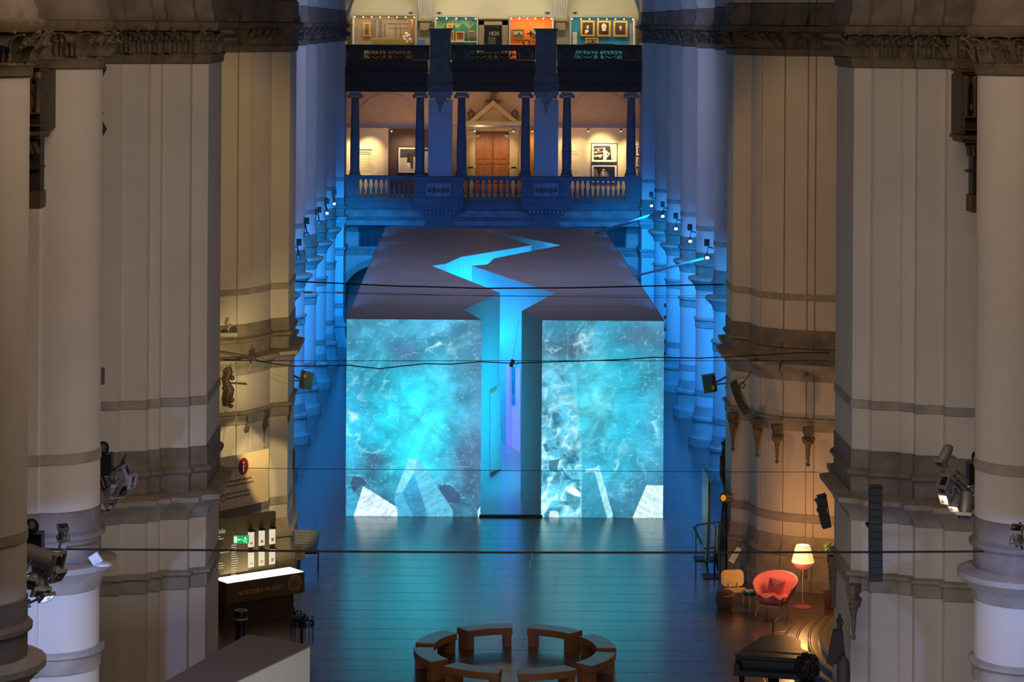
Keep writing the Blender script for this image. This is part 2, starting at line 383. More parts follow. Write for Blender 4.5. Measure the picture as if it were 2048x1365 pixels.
# end piers framing the gallery
for s, xe, nm in ((-1, -5.82, 'left'), (1, 8.05, 'right')):
    pl = [(xe, 116.3), (xe + s * 4.5, 116.3), (xe + s * 4.5, 118.6), (xe, 118.6)]; ln = [(xe + s * 4.5, 116.3), (xe, 116.3)]
    if s > 0: ln = ln[::-1]
    pier('end_pier', 'flat bluish stone pier closing the %s end of the balconies' % nm, pl, ln, disc=.15, flare=.0, sp=.42)

def band_pts(lst, zb=7.715): return [tuple(F(x, y, zb).xy) for x, y in lst]
def notch(pts, at, depth=.06, wd=.02):
    out = [pts[0]]
    for i in range(len(pts) - 1):
        a, b = Vector(pts[i]), Vector(pts[i + 1])
        for x in sorted([q for q in at if min(a.x, b.x) < q < max(a.x, b.x)], reverse=a.x > b.x):
            t = (x - a.x) / (b.x - a.x); p = a.lerp(b, t); e = (b - a).normalized(); n = Vector((e.y, -e.x))
            if n.y > 0: n = -n
            out += [tuple(p - e * wd), tuple(p - n * depth - e * wd * .4), tuple(p - n * depth + e * wd * .4), tuple(p + e * wd)]
        out.append(pts[i + 1])
    return out
# left crossing pier (second row) and right one: plan read from their stone band
L2 = band_pts([(150, 821), (236, 821), (242, 819), (292, 818.5), (298, 816), (318, 815.5), (322, 813), (376, 812.5), (381, 810), (413, 808)])
L2 += [(L2[-1][0], 50.35), (L2[-1][0] - .35, 50.5), (L2[-1][0] - .4, 51.2), (-9.2, 51.2), (-9.2, L2[0][1])]
pier('crossing_pier', 'broad fluted plaster pier on the left beside the information counter', L2, L2[:12], sp=.3, flare=.05)
R2 = band_pts([(1704, 815), (1738, 817.5), (1745, 819.5), (1797, 821), (1803, 822.5), (1827, 824), (1832, 827), (1886, 828.5), (1892, 832), (1946, 834)])
R2 = [(R2[0][0], 50.15)] + R2 + [(10.9, R2[-1][1]), (10.9, 51.2), (R2[0][0] + .3, 51.2), (R2[0][0] + .25, 50.3)]
pier('crossing_pier', 'broad fluted plaster pier on the right with a grey line array speaker before it', R2, R2[:11], sp=.3, flare=.05)
L3 = notch(band_pts([(420, 594), (450, 592), (490, 589.6), (515, 585.5), (538, 581.3), (541, 579), (577, 577)]), [-6.2, -5.85], .05)
L3 += [(L3[-1][0], 71.4), (L3[-1][0] - .3, 71.6), (L3[-1][0] - .3, 73.2), (-10.2, 73.2), (-10.2, L3[0][1])]
pier('crossing_pier', 'yellow-lit rounded plaster pier behind the information sign', L3, L3[:14], sp=.36, flare=.2)
R3 = band_pts([(1465, 584), (1500, 587), (1506, 589.5), (1517, 593.5), (1540, 596.5), (1565, 599.2), (1595, 600.8), (1627, 602.2), (1660, 603.5), (1700, 604.5)])
R3 = [R3[0]] + notch(R3[1:], [F(1518, 592, 7.7).x, F(1566, 599, 7.7).x, F(1612, 601, 7.7).x, F(1628, 602, 7.7).x], .07, .018)
R3 = [(R3[0][0], 70.3)] + R3 + [(12.0, R3[-1][1]), (12.0, 72.5), (R3[0][0] + .3, 72.5), (R3[0][0] + .25, 70.6)]
pier('crossing_pier', 'orange-lit rounded plaster pier behind the floor lamp and chairs', R3, R3[:26], sp=.36, flare=.2)

# ornate stone pendants under the lower band
def pendant_mesh():
    b = MB().box(-.13, .13, -.14, .06, .34, .50).box(-.10, .10, -.12, .04, .22, .34)
    b.ball((0, -.07, .14), .13, 8, sq=(1.25, .8, .9)).ball((-.12, -.1, .2), .06, 6).ball((.12, -.1, .2), .06, 6)
    b.lathe([(.02, -.52), (.06, -.49), (.03, -.45), (.045, -.3), (.055, -.1), (.09, .05)], (0, -.05, 0), 8).ball((0, -.05, -.5), .05, 6)
    return b.mesh('pendant', CARVED)
PEND = pendant_mesh()
def pendant(px, py, D, ang, label, s=1.0):
    p = P(px, py, D); par = bpy.data.objects['crossing_pier' + ('' if D < 52 and px < 900 else '.001' if D < 52 else '.002' if px < 900 else '.003')]
    inst(PEND, 'pendant', Matrix.Translation((p.x, D, 3.95)) @ Matrix.Rotation(ang, 4, 'Z'), par)
pendant(1616, 850, 65.95, 0, 'carved stone pendant on the right pier, last of its row toward the near pier')
pendant(1553, 850, 66.4, .25, 'carved stone pendant on the right pier, middle one of the row over the lamp')
pendant(1512, 845, 67.35, .7, 'carved stone pendant on the right pier below the curved grey speaker')
pendant(1463, 840, 68.3, .9, 'carved stone pendant at the nave corner of the orange-lit pier')
pendant(487, 855, 67.3, 0, 'carved stone pendant in the yellow light circle above the information sign')
pendant(528, 850, 68.1, -.35, 'carved stone pendant right of the light circle on the left pier')
pendant(573, 840, 69.0, -.6, 'carved stone pendant at the nave corner of the yellow-lit pier')
pendant(1703, 1180, 47.35, .9, 'carved stone pendant at the near corner of the right fluted pier')
pendant(1662, 1130, 49.9, PI / 2, 'carved stone pendant on the far corner of the right fluted pier')
# ================================================================== THE SPLIT BOX
ROOFM = mat('box_matt_grey', (170, 164, 168), .55, var=.05, scale=.5, spec=.35)
INNERW = mat('box_inner_white', (205, 205, 208), .6, var=.03)
box = thing('exhibition_box', 'long low grey box split by a zigzag gap with blue water projections on its front', 'exhibition box', (1.14, BD0, 0))
cl = [(963.5, 639), (927.6, 620), (1000, 586), (864, 532), (892, 528), (921.5, 514.5), (1063, 491), (971, 462.5)]
cr = [(1084.5, 641), (1043.5, 622), (1109, 587), (944, 532), (975, 529), (988, 517), (1121, 491), (986, 463.2)]
CLw = [F(x, y, BZ) for x, y in cl]; CRw = [F(x, y, BZ) for x, y in cr]
CLw[0].y = BD0; CRw[0].y = BD0
tip = F(968, 461.6, BZ)
left_poly = [(BX0, BD0)] + [tuple(p.xy) for p in CLw] + [tuple(tip.xy), (tip.x, BD1), (BX0, BD1)]
right_poly = [(BX1, BD0), (BX1, BD1), (tip.x + .004, BD1), (tip.x + .004, tip.y)] + [tuple(p.xy) for p in reversed(CRw)]
def two_tone(name, poly):
    b = MB().prism(poly, .0, BZ); o = b.build(name, [ROOFM, INNERW], box)
    n = len(poly)
    for f in o.data.polygons:
        c = f.center
        if abs(f.normal.z) < .5 and BX0 + .05 < c.x < BX1 - .05 and c.y > BD0 + .05 and c.y < BD1 - .2: f.material_index = 1
    return o
two_tone('left_block', left_poly); two_tone('right_block', right_poly)
# thin metal edge strips along the roof outline
eb = MB()
for a, b in (((BX0, BD0), (BX0, BD1)), ((BX1, BD0), (BX1, BD1)), ((BX0, BD1), (BX1, BD1))):
    eb.tube([(a[0], a[1], BZ + .01), (b[0], b[1], BZ + .01)], .018, 4)
eb.build('edge_strip', mat('edge_strip', (150, 140, 130), .5), box)
# raised seams between roof panels
sm = MB()
for k in range(1, 9):
    y = BD0 + k * (BD1 - BD0) / 9
    def crossx(W, y):
        xs_ = [W[i].x + (y - W[i].y) / (W[i + 1].y - W[i].y) * (W[i + 1].x - W[i].x) for i in range(len(W) - 1) if min(W[i].y, W[i + 1].y) <= y < max(W[i].y, W[i + 1].y)]
        return xs_ or [tip.x]
    for a_, b_ in ((BX0, min(crossx(CLw, y))), (max(crossx(CRw, y)), BX1)): MB().box(a_, b_, y, y + .02, BZ - .01, BZ + .006).build('roof_seam', ROOFM, box)
# floor of the gap
gp = [tuple(p.xy) for p in CLw] + [tuple(p.xy) for p in reversed(CRw)]
MB().prism(gp, .0, .05).build('passage_floor', mat('passage_floor', (176, 184, 196), .28, spec=.6, var=.04), box)
MB().box(CLw[0].x - .04, CRw[0].x + .04, BD0 - .12, BD0 + .03, 0, .07).build('threshold', BLACK, box)
# doorway and lilac panels on the walls of the gap
def wall_panel(name, pts, A, B, th, m, label=None):
    A = tuple(A.xy); B = tuple(B.xy); q = [RP(x, y, A, B) for x, y in pts]
    n = Vector((B[1] - A[1], -(B[0] - A[0]), 0)).normalized()
    if n.y > 0: n = -n
    for p in q: p.z = max(p.z, .06)
    return MB().slab([p + n * .005 for p in q], n * th).build(name, m, box, label)
wall_panel('door_panel', [(979.2, 783), (999.6, 769), (999.4, 944), (978.6, 957)], CLw[1], CLw[2], .03, mat('pale_grey_door', (226, 214, 214), .5))
wall_panel('door_head', [(979.2, 781), (991, 774), (991, 780), (979.2, 787)], CLw[1], CLw[2], .05, mat('peach', (214, 160, 130), .6), 'peach door head')
wall_panel('red_mat', [(979, 944.5), (998, 943.5), (979, 957)], CLw[1], CLw[2], .06, mat('red_mat', (196, 70, 74), .7), 'red strip at the foot of the doorway')
wall_panel('opening', [(1025, 734), (1041, 738), (1041, 905), (1025, 898)], CRw[2], CRw[3], .02, mat('lilac_glow_panel', (196, 190, 236), .6, emit=(150, 150, 225), es=.45), 'lilac lit opening')  # flat panel glows in place of the lit space beyond
wall_panel('opening_frame', [(1018, 731), (1025, 731), (1025, 898), (1018, 897)], CRw[2], CRw[3], .10, mat('lilac_glow_frame', (188, 178, 240), .5, emit=(150, 140, 235), es=.35), 'lilac door jamb')  # lilac light on the jamb put in as its own glow
wall_panel('teal_panel', [(1026, 734), (1032, 735), (1031, 792), (1026, 792)], CRw[2], CRw[3], .04, mat('teal_panel', (30, 150, 165), .6), 'teal panel seen through the opening')
wall_panel('blue_panel', [(1026, 793), (1032, 793), (1032, 811), (1026, 812)], CRw[2], CRw[3], .04, mat('skyblue_panel', (40, 170, 220), .6), 'sky-blue panel')
def gl(loc, pw, c, r=.25): light('POINT', 'gap_light', loc, pw, c, None, r)
light('AREA', 'gap_wall_light', (2.1, 81.6, 2.6), 130, (.0, .55, .85), (.3, 81.9, 2.6), 4.5, 4.0)
light('AREA', 'gap_wall_light', (.25, 87.2, 3.2), 170, (.01, .33, 1.0), (2.2, 87.6, 3.0), 4.5, 4.0)
gl((-.3, 92.3, 3.5), 420, (.0, .38, 1.0)); gl((.2, 95.3, 3.8), 420, (.0, .38, 1.0)); gl((1.3, 98.2, 3.8), 380, (.0, .40, 1.0)); gl((2.6, 100.9, 3.8), 260, (.0, .43, 1.0)); gl((2.3, 105, 3.0), 90, (.03, .5, 1.0))

# ------------------------------------------------------------------ projected pictures, put in as a glow of the box faces
def pip(x, y, poly):
    ins = np.zeros(x.shape, bool); n = len(poly)
    for i in range(n):
        x0, y0 = poly[i]; x1, y1 = poly[(i + 1) % n]
        c = ((y0 > y) != (y1 > y)) & (x < (x1 - x0) * (y - y0) / ((y1 - y0) or 1e-9) + x0); ins ^= c
    return ins
rng = np.random.RandomState(3)
def vnoise(x, y, s, seed):
    r = np.random.RandomState(seed).rand(64, 64); a = x / s; b = y / s; i = np.floor(a).astype(int); j = np.floor(b).astype(int); u = a - i; v = b - j
    u = u * u * (3 - 2 * u); v = v * v * (3 - 2 * v); g = lambda p, q: r[p % 64, q % 64]
    return (g(i, j) * (1 - u) + g(i + 1, j) * u) * (1 - v) + (g(i, j + 1) * (1 - u) + g(i + 1, j + 1) * u) * v
def fbm(x, y, s, seed, o=5):
    t = 0; a = .5
    for k in range(o): t = t + a * vnoise(x + 13 * k, y + 7 * k, s / 2 ** k, seed + k); a *= .5
    return t
def ridge(x, y, s, seed, o=4):
    t = 0; a = .5
    for k in range(o): t = t + a * (1 - np.abs(2 * vnoise(x, y, s / 1.9 ** k, seed + k) - 1)) ** 3; a *= .55
    return t
def srgb_lin(a): a = np.clip(a / 255, 0, 1); return np.where(a <= .04045, a / 12.92, ((a + .055) / 1.055) ** 2.4)
def seg(a, b, t): return a + (b - a) * t[..., None]
def Q(lst): return [(600 + a / 2.814, 880 + b / 2.814) for a, b in lst]
def picture(side, X, Y):
    x0, x1 = (694, 962) if side == 'L' else (1083, 1326)
    u = (X - x0) / (x1 - x0); v = (Y - 640) / 396
    wx = X + 60 * (fbm(X, Y, 90, 21) - .5); wy = Y + 60 * (fbm(X, Y, 90, 31) - .5)
    n1 = fbm(wx, wy, 120, 1); n2 = fbm(wx, wy, 24, 5); rd = ridge(wx * .8 + wy * .3, wy, 26, 9)
    g = lambda cx, cy, sx, sy: np.exp(-((u - cx) / sx) ** 2 - ((v - cy) / sy) ** 2)
    A = lambda *c: np.array(c, float)
    if side == 'L':
        c = A(62, 128, 158) * np.ones(X.shape + (3,)); glow = g(.42, .52, .36, .34)
        c = seg(c, A(28, 186, 214), np.clip(glow * 1.25, 0, 1)); c = seg(c, A(62, 205, 226), np.clip(g(.55, .55, .25, .22), 0, 1) * .6)
        c = seg(c, A(40, 165, 205), g(.05, .5, .14, .4) * .7); c = seg(c, A(66, 96, 124), np.clip((u - .74) * 3, 0, 1) * .6)
        c = seg(c, A(44, 92, 120), np.clip((v - .74) * 3.5, 0, 1) * .8); c = seg(c, A(70, 82, 118), np.clip(g(.44, .17, .12, .07) + g(.2, .72, .1, .06) + g(.9, .7, .1, .14), 0, 1) * .7)
        hi = g(.68, .14, .12, .12) + g(.04, .55, .07, .30) + g(.22, .62, .10, .14) * .8 + g(.28, .3, .08, .1) * .6 + g(.95, .1, .1, .1) * .4
    else:
        c = A(66, 138, 170) * np.ones(X.shape + (3,)); glow = g(.55, .42, .34, .40)
        c = seg(c, A(40, 184, 216), np.clip(glow * 1.25, 0, 1)); c = seg(c, A(100, 222, 238), np.clip(g(.45, .42, .17, .22), 0, 1) * .75)
        c = seg(c, A(72, 104, 132), np.clip(g(.12, .15, .14, .05) + g(.3, .14, .1, .07) + g(.8, .08, .2, .06), 0, 1) * .8)
        c = seg(c, A(48, 104, 136), np.clip((v - .74) * 3.2, 0, 1) * .75)
        rock = pip(X, Y, [(1080, 716), (1100, 712), (1118, 722), (1140, 726), (1150, 756), (1157, 830), (1163, 900), (1163, 1040), (1080, 1040)])
        rc = seg(A(84, 182, 210) * np.ones(X.shape + (3,)), A(190, 236, 244), np.clip((ridge(X + .5 * Y + 50 * n1, Y + 30 * n2, 20, 60, 4) - .42) * 2.4 + .3, 0, 1)); rc = seg(rc, A(30, 110, 140), np.clip((.42 - n2) * 6, 0, 1) * .8)
        c = np.where(rock[..., None], seg(c, rc, np.ones(X.shape) * np.clip((v - .12) * 2.2, .25, .95)), c)
        hi = g(.35, .1, .1, .08) + g(.62, .75, .16, .16) * .7 + g(.93, .55, .06, .14) * .7 + g(.08, .12, .08, .05) + g(.45, .4, .2, .3) * .35
    c = c * (1 + (n1 - .48)[..., None] * .75) * (1 + (n2 - .48)[..., None] * .5)
    c = seg(c, A(205, 244, 250), np.clip(np.clip(hi, 0, 1) * np.clip((rd - .42) * 2.6, 0, 1) * .85, 0, .8))
    c = seg(c, A(150, 232, 242), np.clip((ridge(X + 40 * n1, Y * 1.6, 15, 77, 3) - .55) * 2.6, 0, .34))
    def shape(poly, col, k=.95, streak=.22, ang=1.2, s=9):
        nonlocal c
        m = pip(X, Y, poly); st = vnoise(X * math.cos(ang) * 1.0 + Y * math.sin(ang), (-X * math.sin(ang) + Y * math.cos(ang)) * .18, s / 3, 50) + .6 * vnoise(X, Y, 4, 51)
        cc = A(*col) * (1 + (st - .8)[..., None] * streak * .9); c = np.where(m[..., None], c * (1 - k) + cc * k, c)
    if side == 'L':
        shape(Q([(262, 272), (290, 275), (355, 350), (290, 440), (262, 440)]), (58, 158, 196), .85)
        shape(Q([(780, 255), (850, 258), (905, 315), (900, 358), (835, 355), (790, 320)]), (52, 70, 108), .7, .1)
        shape(Q([(300, 205), (350, 210), (380, 250), (340, 262), (300, 300), (285, 250)]), (50, 66, 100), .7, .1)
        shape(Q([(355, 262), (553, 385), (548, 440), (298, 440), (330, 345)]), (206, 232, 240), .95, .3, .9)
        shape(Q([(612, 108), (662, 110), (655, 160), (575, 300), (535, 300)]), (128, 208, 228), .85, .22, 2.2)
        shape(Q([(535, 300), (580, 300), (640, 440), (555, 440), (530, 340)]), (70, 176, 212), .85, .2)
        shape(Q([(662, 110), (690, 140), (862, 400), (858, 440), (720, 440), (690, 330), (640, 190)]), (96, 186, 220), .8, .25, 1.0)
        shape(Q([(575, 300), (640, 190), (690, 330), (720, 440), (640, 440)]), (52, 140, 186), .6, .2)
        shape(Q([(998, 405), (1016, 372), (1016, 440), (1003, 440)]), (190, 226, 240), .95)
    else:
        shape([(1140, 745), (1152, 745), (1160, 850), (1166, 900), (1164, 1040), (1160, 1040), (1158, 900)], (96, 200, 214), .35, .1)
        shape(Q([(1400, 118), (1462, 108), (1442, 184), (1402, 172)]), (46, 100, 122), .85, .2)
        shape(Q([(1500, 265), (1545, 268), (1580, 300), (1580, 322), (1540, 315), (1505, 290)]), (222, 244, 246), .9)
        shape(Q([(1500, 300), (1580, 325), (1575, 360), (1548, 405), (1525, 380), (1500, 335)]), (66, 134, 158), .8)
        shape(Q([(1405, 400), (1450, 405), (1460, 440), (1400, 440)]), (206, 238, 242), .85)
        shape(Q([(1405, 330), (1450, 300), (1452, 340), (1410, 345)]), (190, 230, 236), .7)
        shape(Q([(1365, 30), (1385, 20), (1405, 60), (1385, 72)]), (40, 96, 124), .8)
        shape(Q([(1600, 170), (1655, 180), (1728, 442), (1590, 442)]), (46, 146, 172), .6, .2, .5)
        shape(Q([(1605, 165), (1655, 160), (1682, 144), (1762, 425), (1756, 442), (1728, 442), (1658, 182), (1603, 184)]), (160, 222, 232), .85, .25, .4)
        shape(Q([(1950, 258), (2050, 258), (2050, 442), (1870, 442)]), (208, 238, 240), .92, .25, 2.2)
    return srgb_lin(np.clip(c, 0, 255))
def screen(side, xa, xb):
    nx, nz = 236, 350; gx = np.linspace(xa, xb, nx); gz = np.linspace(.0, BZ, nz); XX, ZZ = np.meshgrid(gx, gz)
    D = BD0 - .02; a = XX * FPX / D; b = (CH - ZZ) * FPX / D        # the picture is laid out on the screen itself
    px = VX + a * math.cos(TH) - b * math.sin(TH); py = VY + a * math.sin(TH) + b * math.cos(TH)
    colr = picture(side, px, py)
    v = np.stack([XX, np.full_like(XX, D), ZZ], -1).reshape(-1, 3)
    i = np.arange(nz - 1)[:, None] * nx + np.arange(nx - 1)[None]; f = np.stack([i, i + 1, i + nx + 1, i + nx], -1).reshape(-1, 4)
    me = bpy.data.meshes.new('projection_screen'); me.from_pydata(v.tolist(), [], f.tolist())
    ca = me.color_attributes.new('picture', 'FLOAT_COLOR', 'POINT'); arr = np.ones((len(v), 4), np.float32); arr[:, :3] = colr.reshape(-1, 3); ca.data.foreach_set('color', arr.ravel())
    if 'screen' not in MATS:
        m = bpy.data.materials.new('projection_glow'); m.use_nodes = True; nt = m.node_tree; N = nt.nodes; B = N['Principled BSDF']
        at = N.new('ShaderNodeAttribute'); at.attribute_name = 'picture'
        geo = N.new('ShaderNodeNewGeometry'); mp = N.new('ShaderNodeMapping'); mp.inputs['Scale'].default_value = (5, 3, 8); nz_ = N.new('ShaderNodeTexNoise'); nz_.inputs['Scale'].default_value = 2.6; nz_.inputs['Detail'].default_value = 8; nz_.inputs['Roughness'].default_value = .8; nz_.inputs['Distortion'].default_value = 2.5
        nt.links.new(geo.outputs['Position'], mp.inputs[0]); nt.links.new(mp.outputs[0], nz_.inputs[0])
        mr = N.new('ShaderNodeMapRange'); mr.inputs['From Min'].default_value = .35; mr.inputs['From Max'].default_value = .7; mr.inputs['To Min'].default_value = .86; mr.inputs['To Max'].default_value = 1.42; nt.links.new(nz_.outputs[0], mr.inputs[0])
        vm = N.new('ShaderNodeVectorMath'); vm.operation = 'SCALE'; nt.links.new(at.outputs['Color'], vm.inputs[0]); nt.links.new(mr.outputs[0], vm.inputs['Scale'])
        nt.links.new(vm.outputs[0], B.inputs['Emission Color']); B.inputs['Emission Strength'].default_value = 1.2; B.inputs['Base Color'].default_value = (.1, .1, .1, 1); B.inputs['Roughness'].default_value = .8
        MATS['screen'] = m
    me.materials.append(MATS['screen']); o = bpy.data.objects.new('projection_screen', me); COL.objects.link(o); o.parent = box; o.matrix_parent_inverse = PW(box).inverted()
    o['label'] = 'left half of the projection: cyan water over pale ice slabs' if side == 'L' else 'right half of the projection: water, bright rocks and a thin upright slab'
screen('L', BX0, CLw[0].x); screen('R', CRw[0].x, BX1)

# ================================================================== END GALLERIES
GD = 117.4                                         # plane of the parapets
zf = P(987, 404, GD).z                             # gallery floor
GSTONE = mat('gallery_stone', (120, 116, 112), .8, var=.15, scale=2, bump=.3)
struct(MB().box(-6.2, 8.6, GD - .25, 124.2, zf - .35, zf - .02).build('floor_of_gallery', GSTONE)); bpy.data.objects['floor_of_gallery'].name = 'floor_2'
zf2 = P(987, 150, GD).z
struct(MB().box(-6.2, 8.6, GD + .3, 125.0, zf2 - .3, zf2).build('floor_3', DWOOD))
GB = 123.4
gw = struct(MB().box(-6.2, 8.6, GB, GB + .3, zf, zf2 - .3).build('wall_gallery', mat('gallery_wall', (200, 172, 146), .85, var=.05)))
UB = 124.4
uw = struct(MB().box(-8.5, 10.9, UB, UB + .3, zf2, 20.5).build('wall_upper_gallery', CREAM))
struct(MB().box(-8.5, 10.9, GD + 3, UB + .3, 20.5, 20.8).build('ceiling', CREAM))
# side returns that close the gallery behind the end piers
struct(MB().box(-6.4, -6.2, 118.95, UB, zf, 20.5).box(8.6, 8.8, 118.95, UB, zf, 20.5).build('wall_gallery_sides', CREAM))
light('AREA', 'lower_gallery_light', (1.2, 119.6, zf2 - .5), 90, (1.0, .62, .34), (1.2, 123.4, 10.5), 12, .6)
light('AREA', 'upper_gallery_light', (1.2, 120.2, 19.5), 420, (1.0, .90, .62), (1.2, 124.4, 15.5), 12, 1)
# --- stone parapet
par = thing('stone_parapet', 'blue-lit stone parapet of the lower gallery with turned balusters', 'balustrade', (1.15, GD, zf))
rect(676, 353.5, 1300, 361, GD - .10, .5).build('rail', GSTONE, par)
sb = rect(676, 396, 1300, 410, GD - .12, .5); sb.box(-6, 8.5, GD + .0, GD + .4, zf - .1, zf); sb.build('plinth', GSTONE, par)
zr1, zr0 = P(987, 361, GD).z, P(987, 396, GD).z
def baluster_mesh():
    h = zr1 - zr0
    return MB().lathe([(.07, 0), (.07, h * .06), (.045, h * .1), (.085, h * .3), (.075, h * .42), (.035, h * .6), (.03, h * .72), (.055, h * .86), (.07, h * .93), (.07, h)], (0, 0, 0), 10).mesh('baluster', GSTONE)
BAL = baluster_mesh()
def bal_run(x0, x1, n):
    for k in range(n + 1):
        p = P(x0 + (x1 - x0) * k / n, 380, GD + .12)
        inst(BAL, 'baluster', Matrix.Translation((p.x, GD + .12, zr0)), par)
bal_run(716, 830, 11); bal_run(925, 1044, 10); bal_run(1140, 1252, 11)
for (a, b, pr, lb) in ((692, 718, .0, None), (828, 926, .35, 'broad carved pedestal left of the door'), (1043, 1141, .35, 'broad carved pedestal right of the door'), (1252, 1284, 0, None)):
    m_ = rect(a, 361, b, 397, GD - .05 - pr, .45 + pr); m_ = rect(a - 2, 354.2, b + 2, 361.5, GD - .15 - pr, .5 + pr, m_); m_ = rect(a - 1.5, 396.4, b + 1.5, 408.6, GD - .17 - pr, .5 + pr, m_)
    o = m_.build('pedestal', GSTONE, par, lb)
    if pr:
        q = MB(); cxp = (a + b) / 2
        q = rect(cxp - 25, 367, cxp + 25, 393, GD - .07 - pr - .03, .04, q); q.build('carved_panel', STONE, o)
        q = MB(); 
        for k in range(5): p = P(cxp - 18 + 9 * k, 380, GD); q.ball((p.x, GD - .12 - pr, p.z), .09, 6, sq=(1, .4, 1.6 if k % 2 else 1.1))
        q.build('carving', CARVED, o)
# carved corbels carrying the two pedestals, fascia under the parapet
fas = struct(MB().box(-6, 8.5, GD - .02, DW, P(987, 452, GD).z, zf - .3).build('trim_3', STONE))
fm = rect(676, 409, 1300, 414, GD - .2, .3); fm = rect(676, 436, 1300, 441, GD - .16, .3, fm); fm.build('string_course', GSTONE, fas)
for cxp in (877, 1092):
    t = thing('stone_corbel', 'stepped stone corbel under the %s parapet pedestal' % ('left' if cxp < 900 else 'right'), 'corbel', P(cxp, 450, GD - .3), 0, None)
    m_ = MB(); steps = [(409, 416, 50, .42), (416, 421, 44, .36), (421, 426, 38, .28), (426, 431, 34, .22), (431, 452, 27, .15), (452, 460, 31, .18)]
    for a, b, hw, pr in steps: m_ = rect(cxp - hw, a, cxp + hw, b, GD - .05 - pr, .1 + pr, m_)
    m_.build('bracket', GSTONE, t); q = MB()
    for k in range(9): q = rect(cxp - 34 + k * 8, 422, cxp - 30 + k * 8, 427, GD - .42, .1, q)
    q.build('dentils', STONE, t)
# --- gallery columns
def gal_column(px):
    z0, z1 = P(px, 354, GD + .2).z, P(px, 185, GD + .2).z; x = P(px, 270, GD + .2).x; h = z1 - z0
    t = thing('gallery_column', '', 'column', (x, GD + .2, z0), 0, 'ionic columns of the lower gallery')
    MB().lathe([(.215, .32), (.225, 1.2), (.175, h - .22)], (0, 0, 0), 16, Matrix.Translation((x, GD + .2, z0))).build('shaft', GSTONE, t)
    MB().box(-.27, .27, -.27, .27, 0, .12, Matrix.Translation((x, GD + .2, z0))).lathe([(.26, .12), (.28, .16), (.22, .2), (.25, .25), (.24, .3), (.2, .34)], (x, GD + .2, z0), 16).build('base', GSTONE, t)
    b = MB().box(x - .27, x + .27, GD - .06, GD + .46, z1 - .07, z1).box(x - .25, x + .25, GD, GD + .4, z1 - .19, z1 - .07)
    for s in (-1, 1): b.tube([(x + s * .27, GD - .04, z1 - .18), (x + s * .27, GD + .44, z1 - .18)], .10, 10)
    b.build('capital', STONE, t); return t
names = ['by the left end pier', 'just left of the left flat pilaster', 'just left of the wooden door', 'just right of the wooden door', 'just right of the right flat pilaster', 'by the right end pier']
for px, nm in zip((710, 840, 923, 1051, 1133.6, 1262), names):
    gal_column(px)['label'] = 'slim ionic stone column on the lower gallery ' + nm
# --- two flat pilasters running up through both galleries
for cxp, nm in ((880.5, 'left'), (1092.5, 'right')):
    t = thing('gallery_pilaster', 'broad flat blue-grey pilaster with a carved pendant, %s of the wooden door' % nm, 'pilaster', (P(cxp, 350, GD).x, GD + .3, zf))
    rect(cxp - 24, 200, cxp + 24, 355, GD + .05, .5).build('lower_shaft', PLASTER, t)
    rect(cxp - 20.5, 62, cxp + 20.5, 150, GD - .45, .8).build('upper_shaft', GSTONE, t)
    m_ = rect(cxp - 24, 57, cxp + 24, 59.5, GD - .55, 1.0); m_ = rect(cxp - 22, 59.5, cxp + 22, 64, GD - .5, .9, m_); m_.build('cap', GSTONE, t)
    m_ = rect(cxp - 22.5, 148, cxp + 22.5, 152, GD - .5, .9); m_ = rect(cxp - 25, 152, cxp + 25, 170, GD - .5, .9, m_); m_.build('block', GSTONE, t)
    m_ = rect(cxp - 28, 169, cxp + 28, 173, GD - .58, 1.0); m_ = rect(cxp - 25, 173, cxp + 25, 183, GD - .48, .9, m_)
    m_.build('cornice', GSTONE, t)
    q = MB()
    for a, b, hw, pr in ((183, 190, 22, .34), (190, 196, 18, .28), (196, 201, 12, .2), (201, 206, 7, .14)): q = rect(cxp - hw, a, cxp + hw, b, GD + .05 - pr, pr + .1, q)
    for s in (-1, 1):
        for yy, hw in ((187, 20), (194, 17)): p = P(cxp + s * hw, yy, GD); q.ball((p.x, GD - .12, p.z), .11, 6)
    p = P(cxp, 206, GD); q.lathe([(.01, -.5), (.05, -.4), (.03, -.3), (.07, -.15), (.16, 0)], (p.x, GD - .02, p.z), 8); q.build('carved_pendant', STONE, t)
    q = MB()
    for a, b in ((78, 100), (118, 142)):
        q = rect(cxp - 13, a, cxp + 13, a + 1, GD - .48, .05, q); q = rect(cxp - 13, b, cxp + 13, b + 1, GD - .48, .05, q); q = rect(cxp - 14, a, cxp - 13, b + 1, GD - .48, .05, q); q = rect(cxp + 13, a, cxp + 14, b + 1, GD - .48, .05, q)
    q.build('panel_moulding', STONE, t)
